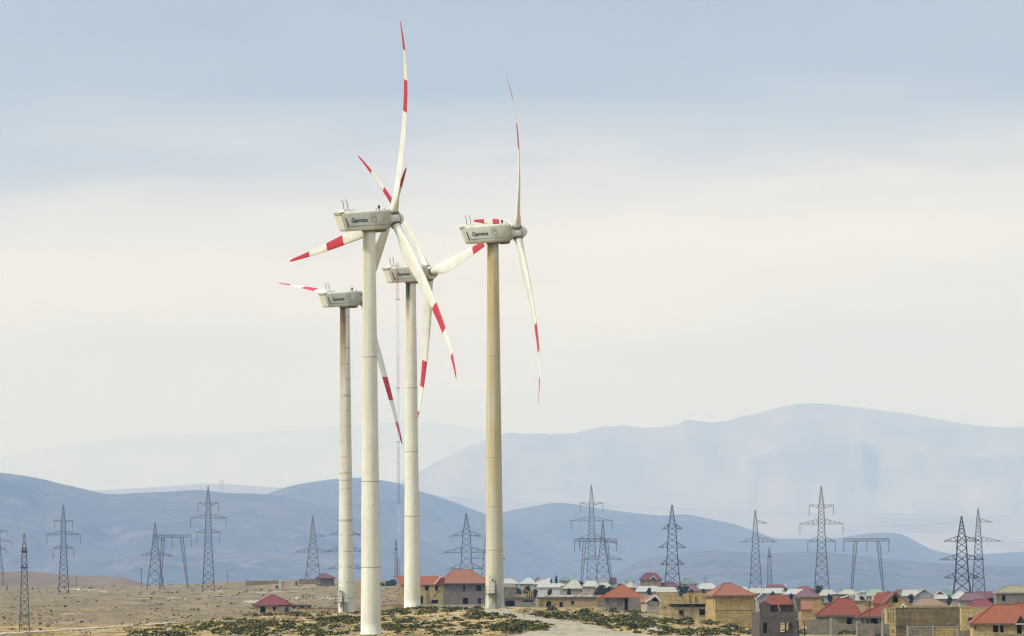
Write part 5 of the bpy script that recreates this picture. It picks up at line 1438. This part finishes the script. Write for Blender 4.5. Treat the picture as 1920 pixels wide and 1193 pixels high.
for i, (lab, d, x0, x1, yb, ye, rf, wm, rm, ex) in enumerate(V):
    def exx(rt, X, Z, W, H, D, low, s, ex=ex):
        if 'porch' in ex:
            a, c, y = ex['porch']; m_ = (a + c) / 2
            q = MB(); q.add([(X(a),-.9,H),(X(c),-.9,H),(X(m_),-.9,Z(y)),(X(a),2,H),(X(c),2,H),(X(m_),3,Z(y))], [(0,2,5,3),(1,4,5,2)]); q.build('porch_roof', RV, rt)
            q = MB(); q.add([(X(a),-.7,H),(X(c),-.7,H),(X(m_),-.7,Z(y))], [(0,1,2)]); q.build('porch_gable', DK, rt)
            q = MB(); q.bar((X(a),-1,H), (X(m_),-1,Z(y)), .32); q.bar((X(m_),-1,Z(y)), (X(c),-1,H), .32); q.build('barge_board', TRIM, rt)
    wins = [(a, c, y0, y1) for a, c, y0, y1 in ex.get('w', [])]
    if not wins and x1 - x0 > 24 and yb - ye > 9 and rf[0] != 'flat' :
        n = 3
        for k in range(n):
            a = x0 + (x1 - x0) * (k + .5) / n
            wins.append((a - 1.5, a + 1.5, ye + 2.5, ye + 6.5))
    house('house', lab, 'house', d, x0, x1, yb, ye, rf, wm, rm, depth=random.uniform(8, 10) if d > 2300 else 7, ops=(), ov=.45, windows=wins, floor=False,
          fascia=TRIM if 'trim' in ex else (SD if rf[0] == 'hip' else None), extra=exx, th=.25)
# mossy roof building
house('stone_building', 'stone building with arched window and mossy humped roof at the right edge', 'building', 1950, 1868, 1935, 1142, 1111, ('hip', 1893, 1912, 1098.5), G2, MO, depth=8,
      ops=[(1878.5,1885.5,1116,1127,1), (1872.5,1874,1118,1123)], ov=.25, fascia=SL)
# white beam / crane boom over the red roof
q = MB(); d = 1700; a = P(1574, 1122, d); c = P(1622, 1107, d)
q.bar(Vector((0, 0, 0)), c - a, .3); q.bar(Vector((0, 0, -.9)), (c - a) * .9, .12)
for k in range(8): q.bar((c - a) * (k / 8), (c - a) * (k / 8 + .06) - Vector((0, 0, .9 * (1 - k / 8))), .08)
o = q.build('white_beam', TRIM, loc=a); tag(o, 'long slanting white beam above the broad red roof', 'beam')
q = MB(); q.bar((c - a) * .5 + Vector((0, .3, 0)), (c - a) * .5 + Vector((0, .3, -6)), .2); q.build('support', TRIM, o)

# ------------------------------------------------------------------ vegetation
LEAF = [vary('leaf_dark', (.022, .032, .007), (.045, .056, .012), 2, .8), vary('leaf_mid', (.085, .095, .018), (.14, .14, .028), 2, .8), vary('leaf_dry', (.26, .20, .06), (.33, .25, .09), 2, .85)]
ST = [vary('clod_tan', (.42, .29, .12), (.48, .35, .16), 2, .95), vary('stone_pale', (.50, .47, .40), (.60, .57, .50), 2, .9), vary('clod_brown', (.18, .125, .07), (.24, .17, .09), 2, .95)]
TLEAF = [vary('tree_leaf_dark', (.016, .036, .026), (.03, .055, .035), 2, .8), vary('tree_leaf_mid', (.045, .075, .04), (.07, .10, .05), 2, .8)]
BARK = vary('bark', (.07, .055, .04), (.12, .10, .075), 2, .9)
def leafquad(b, p, r, mi, flat=.5):
    n = Vector((random.gauss(0, 1), random.gauss(0, 1), random.gauss(0, 1) + flat)).normalized()
    x = n.orthogonal().normalized(); y = n.cross(x); a = random.uniform(0, 6.28)
    u = (x * math.cos(a) + y * math.sin(a)) * r; v = (y * math.cos(a) - x * math.sin(a)) * r * random.uniform(.5, .9)
    b.add([p - u, p - v, p + u, p + v], [(0, 1, 2, 3)], mi)
def tree(px, yt, yb, wpx, d, lab, kind='round', n=420):
    s = sc(d); p = P(px, yb, d); g = gz(p.x, d); base = Vector((p.x, d, min(p.z, g)))
    H = (yb - yt) / s + (p.z - base.z); w_ = wpx / s / 2
    rt = empty('tree', base); tag(rt, lab, 'tree', 'dark trees among the village houses')
    q = MB(); q.bar((0, 0, -.4), (0, 0, H * .5), .5, n=7, t2=.25)
    for k in range(5):
        a = random.uniform(0, 6.28); q.bar((0, 0, H * random.uniform(.25, .45)), (math.cos(a) * w_ * .6, math.sin(a) * w_ * .6, H * random.uniform(.5, .8)), .22, n=5, t2=.08)
    q.build('trunk', BARK, rt)
    q = MB()
    lobes = [(Vector((random.uniform(-.6, .6) * w_, random.uniform(-.5, .5) * w_, H * random.uniform(.4, .8))), random.uniform(.3, .55) * w_) for _ in range(9)]
    for _ in range(n):
        if kind == 'cypress':
            z = H * random.uniform(.08, 1) ; rr = w_ * (1 - (z / H) ** 1.6) * (.5 + .5 * random.random()) + .05; a = random.uniform(0, 6.28)
            pt = Vector((math.cos(a) * rr, math.sin(a) * rr, z))
        else:
            c, r_ = random.choice(lobes); v = Vector((random.gauss(0, 1), random.gauss(0, 1), random.gauss(0, .8))).normalized() * r_ * random.uniform(.6, 1.05)
            pt = c + v; pt.z = min(max(pt.z, H * .15), H)
        leafquad(q, pt, random.uniform(.25, .6), 0 if random.random() < .65 else 1)
    q.build('crown', TLEAF, rt)
for a in ((1043, 1080.5, 1112, 7, 3300, 'slim cypress above the white roofs', 'cypress', 260), (1034, 1087, 1108, 5, 3300, 'small cypress beside the slim one', 'cypress', 160),
          (1089, 1082, 1112, 22, 3200, 'dark bushy tree at the foot of the left portal leg'), (1107, 1084, 1112, 16, 3500, 'low dark tree between the portal legs'),
          (1126, 1095, 1124, 34, 2750, 'broad dark tree under the latticed pylon'), (1147, 1098, 1122, 18, 2760, 'dark tree left of the orange hipped roof'),
          (1163, 1089, 1110, 12, 3500, 'small green tree left of the cream roof'), (1281, 1095, 1124, 24, 2700, 'dark round tree behind the yellow ruin'),
          (1242, 1086, 1106, 7, 3450, 'slim tree beside the maroon roofed house'), (1473, 1098, 1118, 12, 3100, 'dark tree at the end of the maroon roof'),
          (1538, 1097, 1118, 26, 3300, 'dark tree clump behind the tallest pylon'), (972, 1095, 1118, 12, 2950, 'bluish tree behind the broken rafters'),
          (988, 1097, 1120, 14, 2900, 'second bluish tree behind the broken rafters'), (722, 1090, 1108, 22, 3700, 'spreading tree right of the tallest tower on the plain'),
          (736, 1087, 1106, 16, 3800, 'tree left of the mast on the plain'), (1318, 1097, 1112, 8, 3000, 'small bush tree before the long white roof'),
          (1360, 1105, 1125, 10, 3000, 'tree top hidden behind yellow house'), (1617, 1117, 1130, 10, 2600, 'small tree beside the white villa'),
          (1448, 1106, 1126, 10, 2900, 'tree beside the long white sheet roof'), (1066,1100,1116,9,2650,'small tree in front of the big white hipped roof'), (1216,1098,1112,8,2880,'bush between maroon house and white sheet roof'), (1296,1099,1114,9,2880,'tree before the plum roof left of the tall yellow house'), (1393,1106,1124,9,2750,'tree right of the tall yellow house'), (1484,1108,1124,9,2700,'dark bush left of the broad plum roof'), (1556,1113,1128,10,2650,'bush below the cream roof'), (1590,1112,1126,9,2750,'bush under the cream roof with pink gable'), (1668,1106,1122,12,3300,'dark tree right of the green sheet roof'), (1708,1111,1128,9,2650,'tree by the slate grey gable'), (1780,1116,1134,9,2400,'bush below the teal roof'), (1858,1118,1132,10,2300,'bush left of the mossy roofed building'), (1031,1098,1112,7,2850,'small bush by the slim columns'), (1000,1103,1120,16,2700, 'dark shrubby tree below the pale blue roof')):
    if 'hidden' in a[5]: continue
    tree(*a)

# foreground scrub
PATCH = [(450,1181,170,12,260),(300,1191,60,4,60),(640,1164,70,7,150),(530,1154.5,70,2.2,70),(740,1149,70,6,120),(830,1143.5,60,3.5,90),(905,1155,30,8,90),(965,1177,80,8,230),
         (1040,1156,75,6,150),(1130,1163,60,9,170),(1190,1170,50,13,200),(1260,1186,60,6,90),(1190,1148,22,4,30),(1330,1170,70,3,80),(1375,1183,45,7,80),(1590,1188,28,4,50),
         (1480,1189,40,4,30),(780,1172,90,14,110),(600,1190,45,2.5,40),(1100,1180,50,8,60),(1250,1164,30,3,30),(1520,1186,20,3,20),(860,1190,60,3,30), (480,1170,120,8,120), (700,1180,200,10,80), (1330,1188,70,5,60)]
PATHPTS = [(915,1142.5,38),(935,1149,30),(965,1156,34),(1000,1162,34),(1045,1168,38),(1075,1175,44),(1085,1183,60),(1090,1190,100),(1095,1197,150)]
def onpath(px, py):
    for i in range(len(PATHPTS) - 1):
        a, c = PATHPTS[i], PATHPTS[i+1]
        if a[1] <= py <= c[1]:
            t = (py - a[1]) / (c[1] - a[1]); x = a[0] + (c[0]-a[0])*t; w_ = a[2] + (c[2]-a[2])*t
            return abs(px - x) < w_ * .9
    return False
scr = MB(); shrubs = []
def bush(b, p, w_, h, n, cmix):
    for _ in range(n):
        a = random.uniform(0, 6.28); r = w_ * math.sqrt(random.random())
        z = h * (1 - (r / w_) ** 2) * random.uniform(.35, 1.0)
        mi = 0 if random.random() < cmix else (1 if random.random() < .75 else 2)
        leafquad(b, p + Vector((math.cos(a) * r, math.sin(a) * r, max(z, .05))), random.uniform(.12, .26), mi, 1.0)
for (cx, cy, rx, ry, cnt) in PATCH:
    for _ in range(int(cnt * 1.6)):
        u, v = random.gauss(0, .5), random.gauss(0, .5)
        px, py = cx + u * rx, cy + v * ry
        if onpath(px, py) or py < 1140 or px < 236 or (u*u+v*v) > 1.6: continue
        if hsh(px * .05, py * .3, 2) < -.05: continue
        p = hit(px, py, 1000, 2000)
        if p.y > 1900: continue
        w_ = random.choice((.25, .3, .4, .5, .65, .95)); 
        bush(scr, p, w_, w_ * random.uniform(.28, .6), int(14 + w_ * 26), .5)
for _ in range(4200):
    px, py = random.uniform(240, 1500), random.uniform(1142, 1193)
    if onpath(px, py): continue
    if hsh(px * .03 + 9, py * .22, 4) < -.05: continue
    p = hit(px, py, 1000, 1900)
    if p.y > 1800: continue
    mi = random.choice((0, 1, 2, 3, 3))
    for _ in range(4):
        leafquad(scr, p + Vector((random.uniform(-.5, .5), random.uniform(-.5, .5), random.uniform(.02, .1))), random.uniform(.10, .24), mi, 2.0)
so_ = scr.build('scrub', LEAF + [vary('grass_straw', (.40, .30, .10), (.46, .36, .14), 2, .9)]); tag(so_, 'low green scrub covering the mound in the foreground', 'scrub', kind='stuff')
# separate larger shrubs
SH = [(1150,1150,'left of the black doorway of the orange hipped house'),(1096,1149,'on the path bank below the brown joining wall'),(1035,1147,'below the arched doorway of the low building'),
      (1185,1164,'largest one below the right corner of the orange hipped house'),(895,1146,'left of the stairs of the stained turbine'),(952,1160,'on the left edge of the path'),
      (1590,1185,'in front of the broad red roofed grey house'),(960,1189,'alone near the bottom edge below the path'),(1246,1183,'beside the pale rubble patch'),(1290,1166,'at the foot of the yellow ruin'),
      (726,1143,'right of the tallest tower, before the yellow wall'),(560,1154,'before the yellow compound wall'),(505,1154,'before the crimson roofed house')]
for i, (px, py, lb) in enumerate(SH):
    p = hit(px, py, 1000, 2000); q = MB(); w_ = random.uniform(.9, 1.5); h = w_ * random.uniform(.6, .9)
    bush(q, Vector((0, 0, 0)), w_, h, 110, .7)
    rt = empty('shrub', p); tag(rt, 'rounded green shrub ' + lb, 'shrub', 'rounded shrubs on the mound'); q.build('foliage', LEAF, rt)
    q = MB(); 
    for k in range(4): q.bar((0, 0, -.1), (random.uniform(-.4, .4), random.uniform(-.4, .4), h * .6), .05)
    q.build('stem', BARK, rt)
# sparse dark tufts over the far plain
tf = MB()
for _ in range(1500):
    px = random.uniform(-20, 760); py = 1098 + 92 * random.random() ** 1.2
    if px > 630 and py > 1150: continue
    if hsh(px * .012, py * .16, 8) < .02 and random.random() < .8: continue
    p = hit(px, py, 1150, 4600)
    if p.y < 1180 and px > 230: continue
    k = random.uniform(.3, .9) * (1 + (p.y - 1200) / 2500)
    for _ in range(3):
        leafquad(tf, p + Vector((random.uniform(-k, k), random.uniform(-k, k), k * .2)), k * random.uniform(.3, .55), random.choice((1, 2, 3, 3)), 2.5)
o = tf.build('dry_tufts', LEAF + [ST[2]]); tag(o, 'dark dry tufts scattered over the brown plain', 'dry grass', kind='stuff')
# tan tufts and clods on the mound
cl = MB()
def clod(b, p, r, mi):
    vs = []
    for (x, y, z) in ((-1,-1,-.3),(1,-1,-.3),(1,1,-.3),(-1,1,-.3),(-.6,-.6,.6),(.6,-.6,.7),(.6,.6,.6),(-.6,.6,.5)):
        vs.append(p + Vector((x*r*random.uniform(.6,1.2), y*r*random.uniform(.6,1.2), z*r*random.uniform(.6,1.1))))
    b.add(vs, [(4,5,6,7),(0,1,5,4),(1,2,6,5),(2,3,7,6),(3,0,4,7)], mi)
for _ in range(2200):
    px = random.uniform(236, 1500); py = random.uniform(1142, 1193)
    if onpath(px, py): 
        if random.random() < .85: continue
    p = hit(px, py, 1000, 1900)
    if p.y > 1600: continue
    clod(cl, p, random.choice((.06, .09, .13, .2)), random.choices((0, 1, 2), (5, 1, 4))[0])
for _ in range(160):
    p = hit(random.gauss(1228, 10), random.gauss(1181, 1.7), 1000, 1600); clod(cl, p, random.uniform(.12, .35), 1)
for _ in range(60):
    p = hit(random.gauss(470, 9), random.gauss(1128.5, 1.2), 1500, 4000); clod(cl, p, random.uniform(.2, .5), 1)
for _ in range(90):
    p = hit(random.uniform(540, 630), random.gauss(1123, 1.2), 1500, 4000); clod(cl, p, random.uniform(.2, .6), random.choice((1, 2)))
o = cl.build('stones', ST); tag(o, 'loose clods and pale stones strewn over the dry ground', 'stones', kind='stuff')
# open iron frame beside the tallest tower
s = sc(1160); p = P(716, 1190, 1160); rt = empty('wire_enclosure', p); tag(rt, 'rusty wire mesh enclosure beside the foot of the tallest tower', 'fence')
q = MB()
for x in (0, .35, .7, 1.05): q.bar((x, 0, -.3), (x, 0, 1.5), .05)
for z in (.1, .5, .9, 1.3): q.bar((0, 0, z), (1.05, 0, z), .03)
q.build('mesh_panel', M['mesh'] if 'mesh' in M else M['wood'], rt)
print('objects', len(bpy.data.objects), 'polys', sum(len(m.polygons) for m in bpy.data.meshes))
